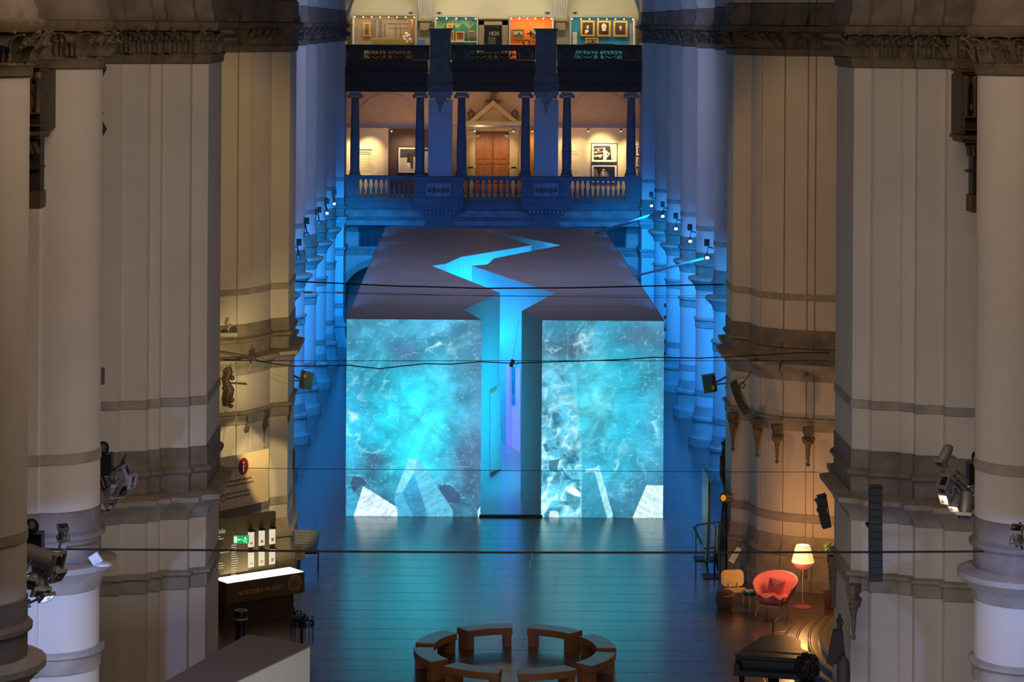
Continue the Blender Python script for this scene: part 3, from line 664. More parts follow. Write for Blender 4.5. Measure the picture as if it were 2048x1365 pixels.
# --- dark carved wooden balcony fronts
def wood_front(x0, x1, nm):
    xb0, xb1 = x0 + (1.5 if x0 > 700 else 0), x1 - (4 if x1 < 900 else 1.5 if x1 < 1100 else 0)
    c = (x0 + x1) / 2; o0, o1 = c - 48, c + 46
    t = thing('wooden_balcony', 'dark carved oak balcony front with a pierced grille, %s' % nm, 'balcony', (P(c, 150, GD).x, GD, zf2))
    m_ = rect(x0, 96, o0, 120, GD - .2, .14); m_ = rect(o1, 96, x1, 120, GD - .2, .14, m_); m_ = rect(o0, 96, o1, 101.5, GD - .2, .14, m_); m_ = rect(o0, 117.5, o1, 122, GD - .2, .14, m_); m_.build('front_panel', DWOOD, t)
    m_ = rect(x0 - 1, 89.5, x1 + 1, 92.5, GD - .34, .45); m_ = rect(x0, 92.5, x1, 96.5, GD - .27, .3, m_); m_.build('handrail', DWOOD, t)
    x0, x1, xs0, xs1 = xb0, xb1, x0, x1
    m_ = rect(x0, 120, x1, 138, GD - .24, .3); m_ = rect(x0, 124, x1, 125, GD - .29, .1, m_); m_ = rect(x0 - 1, 133, x1 + 1, 137, GD - .42, .2, m_); m_ = rect(x0 - 1.5, 137.5, x1 + 1.5, 141, GD - .46, .6, m_); m_.build('moulded_rail', DWOOD, t)
    m_ = rect(x0, 141, x1, 172, GD - .05, .5); m_ = rect(x0, 165, x1, 166.2, GD - .14, .1, m_); m_ = rect(x0, 170, x1, 173, GD - .18, .5, m_); m_ = rect(x0, 173, x1, 184, GD - .1, .55, m_); m_.build('beam', DWOOD, t)
    for k in range(6):
        xx = x0 + 13 + (x1 - x0 - 26) * k / 5; m_ = rect(xx - 4, 143.5, xx + 4, 149, GD - .3, .3); m_ = rect(xx - 5, 142, xx + 5, 143.5, GD - .36, .4, m_); m_.build('bracket', DWOOD, t)
    for s, xx in ((0, x0 + 18), (1, x1 - 18)):
        m_ = MB()
        for (a, b, c_, d_) in ((-9, 98, 9, 99), (-9, 118, 9, 119), (-9, 98, -8, 119), (8, 98, 9, 119)): m_ = rect(xx + a, b, xx + c_, d_, GD - .23, .05, m_)
        m_.build('square_panel', mat('oak_edge', (78, 52, 38), .4), t)
    for xx in (x0 + 4, x0 + 31, x1 - 31, x1 - 4): p = P(xx, 98, GD); m_ = MB().ball((p.x, GD - .26, p.z), .10, 6, sq=(.8, .6, 1.5)); m_ = rect(xx - 2, 101, xx + 2, 120, GD - .25, .1, m_); m_.build('carved_post', mat('oak_edge', (78, 52, 38), .4), t)
    g = MB(); pa, pb = P(o0, 109.5, GD), P(o1, 109.5, GD); zc = pa.z - (pa.z - P(c, 109.5, GD).z); hz = (P(c, 101.5, GD).z - P(c, 117.5, GD).z) / 2; W = (pb.x - pa.x) / 2; cx = (pa.x + pb.x) / 2
    def ring(x, z, r, a0=0, a1=2 * PI, th=.018):
        n = max(5, int(14 * abs(a1 - a0) / 2 / PI)); g.tube([(x + r * math.cos(a0 + (a1 - a0) * k / n), GD - .14, z + r * math.sin(a0 + (a1 - a0) * k / n)) for k in range(n + 1)], th, 5)
    rr = random.Random(5)
    for s in (-1, 1):
        for k in range(6): ring(cx + s * W * (.10 + .16 * k), zc + hz * (.62 if k % 2 else .5), .08 + .02 * (k % 2), th=.013); ring(cx + s * W * (.10 + .16 * k), zc - hz * (.55 if (k + 1) % 2 else .45), .10 - .02 * (k % 2), th=.013)
        ring(cx + s * W * .5, zc + hz * .9, W * .34, PI * 1.12, PI * 1.88, .032); ring(cx + s * W * .5, zc + hz * .7, W * .2, PI, 2 * PI, .022)
        for k in range(4): g.ball((cx + s * W * (.35 + .1 * k), GD - .14, zc - hz * (.12 + .1 * (k % 2))), .05, 5)
    for k in range(12): g.tube([(cx - W + 2 * W * (k + .5) / 12, GD - .14, zc - hz), (cx - W + 2 * W * (k + .5 + rr.uniform(-.4, .4)) / 12, GD - .14, zc + hz)], .014, 4)
    g.box(cx - .05, cx + .05, GD - .18, GD - .1, zc - hz, zc + hz); g.tube([(cx - W, GD - .14, zc), (cx + W, GD - .14, zc)], .012, 4); g.build('pierced_grille', DWOOD, t)
wood_front(692, 859, 'left bay'); wood_front(902, 1071, 'middle bay over the door'); wood_front(1114, 1283, 'right bay')
# --- wooden door and its stone portal
dr = rect(951, 266, 1018.5, 404, GB - .12, .1).build('door_1', DOORW); struct(dr); dr.name = 'door_1'
for x in (953, 985.6):
    for k, (a, b) in enumerate(((269, 281), (284, 318), (321, 328), (332, 366), (369, 396))):
        for j in (0, 1): rect(x + 2 + j * 15, a, x + 13.5 + j * 15, b, GB - .16, .04).build('panel', DOORW, dr)
rect(984.6, 266, 985.6, 404, GB - .17, .06).build('meeting_stile', mat('door_dark', (120, 60, 24), .5), dr)
PST = mat('portal_sandstone', (190, 168, 128), .8, var=.1, bump=.3)
po = thing('stone_portal', 'pale sandstone door surround with triangular pediment and urns', 'doorway', (P(985, 400, GB).x, GB, zf))
for a, b in ((933, 950), (1019, 1036)):
    m_ = rect(a, 268, b, 404, GB - .35, .35); m_ = rect(a + 4, 276, b - 4, 398, GB - .38, .05, m_); m_ = rect(a - 1.5, 262, b + 1.5, 268, GB - .42, .42, m_); m_ = rect(a - 1, 334, b + 1, 337, GB - .38, .05, m_); m_.build('jamb', PST, po)
for s, x in ((1, 950), (-1, 1019)):
    p = P(x, 269, GB); MB().yprism([(p.x, p.z), (p.x + s * .28, p.z), (p.x + s * .22, p.z - .12), (p.x + s * .08, p.z - .16), (p.x, p.z - .3)], GB - .3, GB - .1).build('corner_bracket', PST, po)
m_ = rect(931, 252, 1039, 262, GB - .32, .32); m_ = rect(927, 244, 1043, 252, GB - .5, .5, m_); m_ = rect(925, 242.5, 1045, 244.5, GB - .58, .58, m_); m_.build('lintel', PST, po)
a, b, c_ = P(940, 243, GB), P(1033, 243, GB), P(986, 203, GB); ai, bi, ci = P(951, 241, GB), P(1022, 241, GB), P(986, 211, GB)
MB().yprism([(a.x, a.z), (b.x, b.z), (c_.x, c_.z)], GB - .22, GB).build('tympanum', PST, po)
MB().yprism([(a.x - .1, a.z), (ai.x, ai.z), (ci.x, ci.z), (c_.x, c_.z + .08)], GB - .55, GB).yprism([(b.x + .1, b.z), (c_.x, c_.z + .08), (ci.x, ci.z), (bi.x, bi.z)], GB - .55, GB).build('pediment_moulding', PST, po)
for px, lb in ((942, 'left'), (1030, 'right')):
    p = P(px, 243, GB); MB().lathe([(.14, 0), (.14, .08), (.06, .12), (.05, .18), (.15, .26), (.19, .38), (.16, .48), (.07, .55), (.02, .66)], (p.x, GB - .3, p.z), 10).build('urn', CARVED, po)
p = P(986, 206, GB); MB().lathe([(.2, 0), (.14, .1), (.1, .16), (.17, .26), (.12, .36), (.09, .42)], (p.x, GB - .3, p.z), 10).ball((p.x, GB - .3, p.z + .47), .13, 8).ball((p.x + .12, GB - .28, p.z + .5), .1, 6).ball((p.x - .22, GB - .3, p.z + .1), .12, 6, sq=(1.6, 1, .7)).ball((p.x + .22, GB - .3, p.z + .1), .12, 6, sq=(1.6, 1, .7)).build('crowning_bust', CARVED, po)
# blind arches on the wall behind, spotlight rail
q = MB()
for cxp, r in ((776, 62), (986, 76), (1200, 66)):
    c0 = P(cxp, 253, GB); R = r / FPX * GB; n = 18
    for k in range(n):
        a, b = PI * k / n, PI * (k + 1) / n
        q.yprism([(c0.x + R * math.cos(a), c0.z + R * math.sin(a)), (c0.x + (R + .1) * math.cos(a), c0.z + (R + .1) * math.sin(a)), (c0.x + (R + .1) * math.cos(b), c0.z + (R + .1) * math.sin(b)), (c0.x + R * math.cos(b), c0.z + R * math.sin(b))], GB - .06, GB)
struct(q.build('trim_4', bpy.data.materials['gallery_wall']))
tr = thing('spotlight_rail', 'grey spotlight rail running across the lower gallery', 'lighting rail', (1.2, 121.2, P(987, 253, 121.2).z))
rect(690, 250.5, 1285, 254.5, 121.2, .12).build('rail', GREYM, tr)
LAMP = emat('warm_bulb', (255, 214, 140), 9)
for i, (px, nm) in enumerate(((949.5, 'left of the door'), (1027, 'right of the door'), (1065, 'over the amber strip'), (783, 'over the brown panel'), (1177, 'left of the framed photographs'), (1242, 'right of the framed photographs'))):
    p = P(px, 257, 121.25); t = thing('spotlight', 'small warm spotlight on the gallery rail ' + nm, 'spotlight', p, 0, 'spotlights of the lower gallery')
    MB().tube([(p.x, 121.22, p.z + .06), (p.x, 121.3, p.z - .12)], .05, 8).build('housing', GREYM, t)
    MB().ball((p.x, 121.3, p.z - .12), .045, 6).build('bulb', LAMP, t)
def warm_spot(px, py, pw, tx, ty, ang=70): 
    a = P(px, py, 121.5); b = P(tx, ty, GB); light('SPOT', 'gallery_spot', (a.x, 121.6, a.z - .3), pw * 1.7, (1.0, .74, .40), tuple(b), .08, angle=ang, blend=.9)
for px, tx, pw, ty in ((700, 700, 110, 330), (735, 740, 140, 320), (775, 820, 45, 320), (820, 822, 60, 315), (949, 975, 70, 320), (1027, 1000, 70, 320), (1065, 1064, 30, 310), (1130, 1130, 60, 320), (1170, 1150, 60, 320), (1190, 1208, 120, 305), (1225, 1210, 110, 330), (1262, 1255, 100, 330)):
    warm_spot(px, 262, pw, tx, ty)
light('AREA', 'upward_gallery_glow', (1.2, 121.8, 9.2), 45, (1.0, .62, .36), (1.2, 122.6, 12), 12, 1)
light('POINT', 'pediment_spot', tuple(P(960, 250, 120.6)), 22, (1.0, .66, .34), None, .05)
# exhibition walls of the lower gallery
def frontal(name, label, cat, x0, y0, x1, y1, D, th, m, group=None): return tag(rect(x0, y0, x1, y1, D, th).build(name, m), label, cat, group)
CRM = mat('exhibit_cream', (226, 208, 170), .8, var=.03); BRN = mat('exhibit_brown_wood', (92, 66, 50), .6, var=.2, stretch=(14, 1, 1))
frontal('display_wall', 'cream text wall at the left of the lower gallery', 'display wall', 686, 256, 776.5, 404, GB - .5, .12, CRM)
frontal('display_wall', 'dark brown boarded wall behind the framed couple photograph', 'display wall', 777, 258, 870, 404, GB - .42, .1, BRN)
frontal('display_wall', 'cream wall carrying the framed photographs right of the door', 'display wall', 1076, 256, 1290, 404, GB - .5, .12, CRM)
frontal('display_wall', 'narrow amber strip of wall right of the portal', 'display wall', 1056, 262, 1075, 404, GB - .62, .08, mat('amber_wall', (222, 150, 44), .7))
INK = mat('ink', (60, 50, 40), .8)
def text_block(px, py, n, wpx, parent, D, col=INK, step=3.6, h=.8, seed=1):
    rr = random.Random(seed); b = MB()
    for k in range(n):
        L = wpx * rr.uniform(.75, 1)
        b = rect(px, py + k * step, px + L, py + k * step + h, D, .008, b)
    o = b.build('small_print', col, parent); o['kind'] = 'stuff'; return o
dws = [o for o in COL.objects if o.name.startswith('display_wall')]
GREYP = mat('grey_print', (150, 136, 112), .8)
text_block(719, 299, 1, 31, dws[0], GB - .51, INK, h=2.0, seed=3); text_block(719, 304, 2, 26, dws[0], GB - .51, INK, h=1.3, seed=3)
text_block(719, 313, 11, 30, dws[0], GB - .51, GREYP, 3.1, .7, 4); text_block(1121, 303, 2, 36, dws[2], GB - .51, GREYP, 5, 1.4, 5); text_block(1121, 322, 7, 36, dws[2], GB - .51, mat('faint_print', (205, 186, 150), .8), 4, .8, 6)
PM = {k: mat('photo_' + k, c, .5, var=.05) for k, c in dict(black=(24, 22, 20), dark=(60, 54, 46), mid=(120, 108, 90), light=(196, 182, 150), white=(232, 220, 192)).items()}
def framed(name, label, x0, y0, x1, y1, D, fw, frame, mount, shapes, cat='picture', group=None, mw=3, bg=None, depth=.06):
    t = thing(name, label, cat, P((x0 + x1) / 2, y1, D), 0, group)
    m_ = MB()
    for (a, b, c, d) in ((x0, y0, x1, y0 + fw), (x0, y1 - fw, x1, y1), (x0, y0 + fw, x0 + fw, y1 - fw), (x1 - fw, y0 + fw, x1, y1 - fw)): m_ = rect(a, b, c, d, D - depth, depth, m_)
    m_.build('frame', frame, t)
    rect(x0 + fw, y0 + fw, x1 - fw, y1 - fw, D - depth * .4, depth * .4).build('mount', mount, t)
    i0, j0, i1, j1 = x0 + fw + mw, y0 + fw + mw, x1 - fw - mw, y1 - fw - mw
    rect(i0, j0, i1, j1, D - depth * .4 - .004, .004).build('print', bg or PM['mid'], t)
    for k, (m, poly) in enumerate(shapes):
        q = [P(i0 + u * (i1 - i0), j0 + v * (j1 - j0), D) for u, v in poly]
        MB().yprism([(p.x, p.z) for p in q], D - depth * .4 - .009 - .0015 * k, D - depth * .4 - .004).build('printed_shape', m, t)
    return t
el = lambda cx, cy, rx, ry, n=10: [(cx + rx * math.cos(2 * PI * k / n), cy + ry * math.sin(2 * PI * k / n)) for k in range(n)]
framed('framed_photograph', 'wide sepia photograph of two standing figures on the brown boarded wall', 795.5, 293.5, 874, 347, GB - .44, 1.3, PM['black'], PM['white'],
       [(PM['dark'], [(0, .0), (1, 0), (1, .3), (0, .4)]), (PM['light'], [(0, .55), (1, .5), (1, 1), (0, 1)]), (PM['light'], [(.5, .1), (.95, .1), (.95, .4), (.5, .4)]),
        (PM['black'], el(.25, .25, .035, .07)), (PM['black'], [(.21, .3), (.29, .3), (.3, .62), (.2, .62)]), (PM['white'], [(.21, .62), (.26, .62), (.25, .95), (.22, .95)]),
        (PM['black'], el(.34, .24, .035, .07)), (PM['dark'], [(.3, .3), (.38, .3), (.39, .7), (.3, .7)]), (PM['black'], [(.31, .7), (.37, .7), (.37, .9), (.32, .9)])], mw=3.4, bg=PM['light'])
framed('framed_photograph', 'framed black and white photograph of a person in white leaning by shelves, upper of two', 1182, 286.5, 1235, 325.5, GB - .52, 1.4, PM['black'], PM['white'],
       [(PM['mid'], [(0, .15), (.45, .1), (.45, .2), (0, .28)]), (PM['mid'], [(0, .4), (.45, .35), (.45, .45), (0, .55)]), (PM['light'], [(.02, .66), (.4, .6), (.42, .72), (.02, .8)]), (PM['white'], el(.1, .45, .06, .06)), (PM['white'], el(.22, .3, .05, .06)), (PM['light'], el(.3, .78, .07, .07)),
        (PM['light'], [(.78, 0), (1, 0), (1, 1), (.84, 1)]), (PM['light'], el(.5, .2, .05, .1)), (PM['white'], [(.44, .32), (.6, .3), (.64, .6), (.6, .98), (.44, .98), (.46, .62)]), (PM['white'], [(.6, .34), (.78, .55), (.66, .8), (.63, .74), (.72, .56), (.6, .46)])], mw=4, bg=PM['black'])
framed('framed_photograph', 'framed black and white photograph of a seated person in a cap, lower of two', 1182, 328, 1235, 367, GB - .52, 1.4, PM['black'], PM['white'],
       [(PM['mid'], [(.0, .2), (.12, .15), (.3, .9), (.15, 1), (0, .7)]), (PM['light'], el(.46, .2, .06, .1)), (PM['black'], [(.38, .1), (.56, .1), (.54, .16), (.4, .17)]), (PM['mid'], [(.36, .3), (.6, .3), (.72, .6), (.74, .85), (.28, .85), (.3, .5)]), (PM['light'], el(.46, .55, .09, .12)), (PM['white'], el(.44, .42, .06, .05))], mw=4, bg=PM['black'])
for k, (y0, y1) in enumerate(((291.5, 312), (313.5, 334), (335.5, 356))):
    framed('framed_photograph', 'small framed photograph at the far right gallery edge, %s of three' % ('top', 'middle', 'bottom')[k], 1271.5, y0, 1288, y1, GB - .52, 1, PM['black'], PM['white'], [(PM['light'], el(.4, .4, .2, .25)), (PM['mid'], el(.6, .75, .25, .2))], mw=2.5, bg=PM['dark'])
# --- upper gallery show cases
GOLD = mat('gilt_frame', (206, 150, 60), .4, .35, var=.15)
def showcase(nm, label, x0, y0, x1, backc, pw):
    D = UB - 1.2; y1 = 124; t = thing('showcase', label, 'showcase', P((x0 + x1) / 2, y1, D))
    m_ = MB()
    for (a, b, c, d) in ((x0, y0, x1, y0 + 3), (x0, y0 + 3, x0 + 2.6, y1), (x1 - 2.6, y0 + 3, x1, y1), (x0, y1 - 3, x1, y1)): m_ = rect(a, b, c, d, D, 1.15, m_)
    m_.build('case_frame', WHITE, t); rect(x0 + 2.6, y0 + 3, x1 - 2.6, y1, D + 1.0, .1).build('back_panel', mat('case_' + nm, backc, .7, var=.1), t)
    rect(x0 + 2.6, y0 + 3, x1 - 2.6, y1 - 3, D + .06, .02).build('glass_pane', glass(), t)
    a, b = P(x0 + 5, y0 + 5, D), P(x1 - 5, y0 + 5, D); n = max(4, int((x1 - x0) / 15)); 
    for k in range(n):
        x = a.x + (b.x - a.x) * k / (n - 1); MB().ball((x, D + .25, a.z - .02), .03, 6).build('lamp', LAMP, t)
    light('AREA', 'case_light', ((a.x + b.x) / 2, D + .35, a.z - .06), pw, (1.0, .84, .55), ((a.x + b.x) / 2, D + .8, a.z - 1.5), b.x - a.x, .2)
    return t
showcase('brown', 'wide showcase with a grey interior mural and one small gilt picture', 704, 28, 833, (150, 132, 108), 26)
showcase('green', 'green-backed showcase with gilt frames behind the left pilaster', 869, 31, 956, (34, 104, 88), 22)
showcase('orange', 'orange-backed showcase behind the right pilaster', 1018, 31, 1108, (232, 118, 30), 26)
showcase('blue', 'blue-backed showcase with three gilt portraits in a row', 1140, 32, 1271, (28, 120, 156), 30)
D2 = UB - .22
SKIN = mat('portrait_skin', (216, 168, 128), .6); CANV = mat('portrait_canvas', (50, 36, 30), .5); LACE = mat('portrait_lace', (214, 200, 176), .6); COATm = mat('portrait_coat', (24, 20, 20), .6)
for k, (x0, x1, nm) in enumerate(((1161, 1189.5, 'left of the three: sitter with pale hands'), (1194, 1221.5, 'middle of the three: sitter in a white lace cap'), (1226.5, 1255, 'right of the three: sitter in a dark coat'))):
    sh = [(SKIN, el(.5, .38, .13, .15)), (COATm, [(.2, 1), (.24, .72), (.42, .56), (.6, .56), (.78, .72), (.84, 1)])]
    if k == 0: sh += [(LACE, el(.42, .72, .2, .12)), (SKIN, el(.32, .86, .14, .07))]
    if k == 1: sh = [(LACE, el(.5, .32, .27, .26))] + sh + [(SKIN, el(.5, .38, .12, .15)), (LACE, el(.5, .62, .24, .08))]
    if k == 2: sh += [(LACE, el(.52, .58, .06, .06))]
    framed('gilt_portrait', 'gilt-framed portrait in the blue showcase, ' + nm, x0, 41 + k * .3, x1, 73 + k * .3, D2, 3.4, GOLD, GOLD, sh, 'painting', mw=.8, bg=CANV, depth=.12)
LAND = mat('landscape_sky', (168, 156, 120), .6); LAND2 = mat('landscape_ground', (92, 74, 44), .6); DKG = mat('dull_gilt', (150, 108, 44), .45, .3)
def small_pic(label, x0, y0, x1, y1, fw=2.4, fr=GOLD, bgm=LAND): framed('gilt_picture', label, x0, y0, x1, y1, D2, fw, fr, fr, [(LAND2, [(0, .6), (.4, .5), (1, .65), (1, 1), (0, 1)]), (CANV, el(.6, .45, .12, .2))], 'painting', mw=.5, bg=bgm, depth=.1)
small_pic('gilt landscape half hidden below the left and middle portraits', 1171, 75.5, 1197, 92)
small_pic('narrow gilt picture alone on the plain left end of the grey mural case', 726, 45, 741, 73, 3, GOLD, PM['mid'])
small_pic('small gilt picture on the orange wall left of the pilaster', 1025, 58, 1048, 78, 2.2, DKG)
small_pic('gilt picture half hidden by the right pilaster', 1062, 54, 1086, 81, 3, GOLD, mat('pale_blue', (120, 150, 170), .6))
small_pic('tiny gilt picture at the top of the green showcase', 893, 47, 906, 56, 2)
small_pic('gilt picture with dark centre low in the green showcase', 911, 63, 929, 82, 2.4, GOLD, LAND2)
small_pic('narrow gilt picture beside the left pilaster in the green showcase', 900.5, 62, 908, 82, 1.8, GOLD, LAND2)
# things inside the cases
t = thing('chair', 'small gilt chair in the green showcase', 'chair', P(943, 82, D2 - .3))
m_ = rect(937, 60, 938, 82, D2 - .3, .04); m_ = rect(948.5, 60, 949.5, 82, D2 - .3, .04, m_); m_ = rect(937, 61, 949.5, 64, D2 - .3, .04, m_); m_.build('backrest', GOLD, t); rect(936.5, 68, 950, 73, D2 - .6, .3).build('seat', mat('chair_orange', (196, 96, 40), .6), t)
frontal('shelf', 'pale shelf along the foot of the green showcase', 'shelf', 901, 82.3, 954, 84.5, D2 - .6, .5, WHITE)
m_ = MB()
for (a, b, c, d) in ((745, 40, 752, 74), (757, 40, 764, 74), (768, 47, 771, 74), (776, 46, 820, 49), (778, 55, 815, 56.5), (794, 36, 812, 40), (790, 50, 791.5, 74), (800, 50, 801.5, 74)): m_ = rect(a, b, c, d, D2 + .0, .02, m_)
tag(m_.build('interior_mural', mat('mural_grey', (104, 98, 92), .7)), 'grey printed mural of a panelled interior in the left showcase', 'mural')
for k in range(3):
    m_ = MB(); rr = random.Random(k)
    a = P(884 + 22 * k, 62, D2)
for px, py, s in ((878, 50, 1), (915, 44, 1.1), (938, 46, 1)):
    p = P(px, py, D2); m_ = MB()
    for k in range(9):
        a = PI * k / 8; m_.tube([(p.x, D2 + .02, p.z - .3), (p.x + .28 * s * math.cos(a), D2 + .02, p.z + .2 * math.sin(a)), (p.x + .42 * s * math.cos(a), D2 + .02, p.z + .12 * math.sin(a) - .06)], .016, 4)
    tag(m_.build('palm_print', mat('leaf_print', (140, 158, 112), .7)), 'pale palm printed on the green case wall, %s' % ('by the left frame' if px < 900 else 'above the dark-centred picture' if px < 930 else 'above the gilt chair'), 'wallpaper')
tag(rect(822.5, 39, 826, 104, D2 - .5, .2).build('orange_pole', mat('orange_cloth', (196, 100, 40), .6)), 'orange draped post at the right end of the left showcase', 'post')
frontal('table', 'yellow table top along the foot of the left showcase', 'table', 744, 79, 812, 92, D2 - .7, .6, mat('yellow_table', (190, 160, 80), .6))
m_ = MB(); rr = random.Random(2)
for k in range(16): p = P(808 + rr.uniform(0, 14), 65 + rr.uniform(0, 20), D2 - .5); m_.ball(p, rr.uniform(.05, .12), 5)
tag(m_.build('flower_arrangement', mat('white_flowers', (226, 216, 190), .7)), 'white flower arrangement at the right end of the left showcase', 'flowers')
p = P(1053, 86, D2 - .3); tag(MB().tube([(p.x + .16 * math.cos(a / 10 * 2 * PI), p.y, p.z + .16 * math.sin(a / 10 * 2 * PI)) for a in range(11)], .05, 6).build('round_clock', DWOOD), 'dark ring-shaped clock low in the orange showcase', 'clock')
m_ = rect(1054, 66, 1068, 69, D2 - .3, .1); m_ = rect(1060, 62, 1063, 74, D2 - .3, .1, m_); tag(m_.build('wall_sconce', DWOOD), 'dark wall sconce on the orange case wall', 'lamp')
frontal('narrow_poster', 'tall pale narrow poster at the left of the blue showcase', 'poster', 1145.5, 64, 1154, 92, D2, .04, PM['light'])
m_ = rect(1260, 46, 1261, 92, D2 - .1, .04); m_ = rect(1263.5, 46, 1264.5, 92, D2 - .1, .04, m_)
for k in range(9): m_ = rect(1260, 50 + k * 4.6, 1264.5, 51.4 + k * 4.6, D2 - .1, .04, m_)
tag(m_.build('narrow_ladder', PM['light']), 'pale ladder-like strip at the right of the blue showcase', 'ladder')
t = thing('text_panel', 'black text panel in the upper stone doorway reading 1820', 'sign', P(986, 100, UB - .3))
rect(969.5, 54, 1003, 104, UB - .3, .06).build('board', PM['black'], t)
p = P(976.5, 70.5, UB - .31); text('1820', 'lettering', PM['white'], t, (p.x, UB - .31, p.z), .27)
text_block(976, 74, 5, 18, t, UB - .312, PM['light'], 3.0, .9)
t = thing('stone_doorway', 'sandstone door frame around the black panel on the upper gallery', 'doorway', P(986, 104, UB))
m_ = rect(957, 41, 968, 104, UB - .25, .25); m_ = rect(1004, 41, 1016, 104, UB - .25, .25, m_); m_ = rect(957, 37, 1017, 50, UB - .25, .25, m_); m_ = rect(954, 36, 1019, 38.5, UB - .35, .35, m_); m_.build('frame', PST, t)
for cxp, nm in ((850, 'left'), (1121, 'right')):
    t = thing('vault_springer', 'ribbed vault springer on a stone corbel above the %s pilaster' % nm, 'vault rib', P(cxp, 60, UB - .2))
    for k, off in enumerate((-10, -6, -2, 2, 6, 10)):
        pts = []
        for j in range(7):
            y = 38 - j * 14; sp = 1 + (j / 6.) ** 2 * 1.6; p = P(cxp + off * sp, y, UB - .12); pts.append((p.x, UB - .12 - .12 * j, p.z))
        MB().tube(pts, .055, 6).build('rib', WHITE, t)
    m_ = rect(cxp - 14, 36, cxp + 14, 42, UB - .4, .4); m_ = rect(cxp - 10, 42, cxp + 10, 60, UB - .32, .32, m_); m_.build('corbel', PST, t)
for px, nm in ((822, 'left'), (878, 'left middle'), (1095, 'right middle'), (1150, 'right')):
    p = P(px, 27, UB - 1.1); t = thing('projector', 'small dark projector on top of the %s showcase' % nm, 'projector', p)
    m_ = MB().box(p.x - .14, p.x + .14, p.y, p.y + .25, p.z - .05, p.z + .09); m_.build('body', GREYM, t); MB().tube([(p.x, p.y - .02, p.z + .02), (p.x, p.y, p.z + .02)], .05, 8).build('lens', BLACK, t)
frontal('screen', 'small blue screen beside the left pilaster on the upper gallery', 'screen', 834.5, 80, 850, 92, UB - .9, .08, emat('small_screen', (70, 84, 120), .8))
frontal('handrail_box', 'flat black lectern top above the right oak balcony front', 'lectern', 1169, 87.8, 1229, 91.5, GD - .2, .5, BLACK)
# upper gallery arch edge against the end piers
for s, x0 in ((-1, 694), (1, 1283)):
    pts = []
    for k in range(9):
        tt = k / 8; pts.append(P(x0 - s * 24 * (tt ** 2) * 1.3, 52 - 90 * tt, 118.9))
    m_ = MB(); m_.tube(pts, .10, 6); m_.tube([q + Vector((s * .25, 0, 0)) for q in pts], .14, 6)
    struct(m_.build('trim_%d' % (5 if s < 0 else 6), WHITE))
# ================================================================== THINGS IN THE HALL
def Lf(px, py, z=0.0): return F(px, py, z)
# --- ring of curved benches
bc = P(1030, 1297, 58.4); BCX, BCD = bc.x, 58.4; RO, RI = 2.37, 1.90
def arc_poly(r0, r1, a0, a1, n=10): return [(r1 * math.sin(a0 + (a1 - a0) * k / n), r1 * math.cos(a0 + (a1 - a0) * k / n)) for k in range(n + 1)] + [(r0 * math.sin(a1 - (a1 - a0) * k / n), r0 * math.cos(a1 - (a1 - a0) * k / n)) for k in range(n + 1)]
hs = math.radians(17.2)
bench = thing('curved_bench', '', 'bench', (BCX, BCD, 0), 0, 'ring of curved wooden benches')
bench['tmp'] = 1
m_ = MB().prism(arc_poly(RI, RO, -hs, hs), .29, .445); s_ = m_.build('seat', BENCHW, None)
t_ = MB().prism(arc_poly(RI + .004, RO - .004, -hs + .002, hs - .002), .445, .455).build('seat_top', BENCHT, None)
parts = [s_, t_]
for s in (-1, 1):
    a = s * (hs - .055); parts.append(MB().prism(arc_poly(RI + .03, RO - .03, a - .045, a + .045, 3), 0, .29).build('leg', BENCHW, None))
for p_ in parts: p_.parent = bench
bn = ['back left bench of the ring, nearest the gap below the box', 'back right bench of the ring, nearest the box', 'right far bench of the ring, seen end on', 'right near bench of the ring, curving toward the piano', 'front right bench of the ring, cut by the bottom edge', 'front left bench of the ring, cut by the bottom edge', 'left near bench of the ring, seen from its rounded outside', 'left far bench of the ring with a brown block beside it']
angs = [-18.0, 27.0, 72, 117, 162, 207, 252, 297]
for i, a in enumerate(angs):
    lab = 'curved brown wooden ' + bn[i] if False else bn[i][:1].upper() + bn[i][1:]
    lab = 'low wooden bench, ' + bn[i]
    rz = -math.radians(a)
    if i == 0: bench.rotation_euler = (0, 0, rz); bench['label'] = lab; del bench['tmp']
    else: dup(bench, (BCX, BCD, 0), rz, lab)

# --- pale cabinet top in the foreground
c4 = [F(495, 1270, 3.6), F(620, 1291, 3.6), F(465, 1365, 3.6), F(330, 1365, 3.6)]
A_, B_ = c4[0].xy, c4[1].xy; C_ = B_ + (Vector((c4[2].x, c4[2].y)) - B_) * 1.5; D_ = A_ + (Vector((c4[3].x, c4[3].y)) - A_) * 1.35
cab = thing('display_partition', 'pale grey box-shaped partition in the lower left foreground', 'partition', (B_.x, B_.y, 0))
poly = [tuple(A_), tuple(B_), tuple(C_), tuple(D_)]
MB().prism(poly, 0, 3.57).build('body', mat('partition_paint', (226, 226, 220), .7, var=.02), cab)
MB().prism(offset_poly(poly, .012) if True else poly, 3.57, 3.6).build('top', mat('partition_top', (128, 118, 112), .6, var=.04), cab)

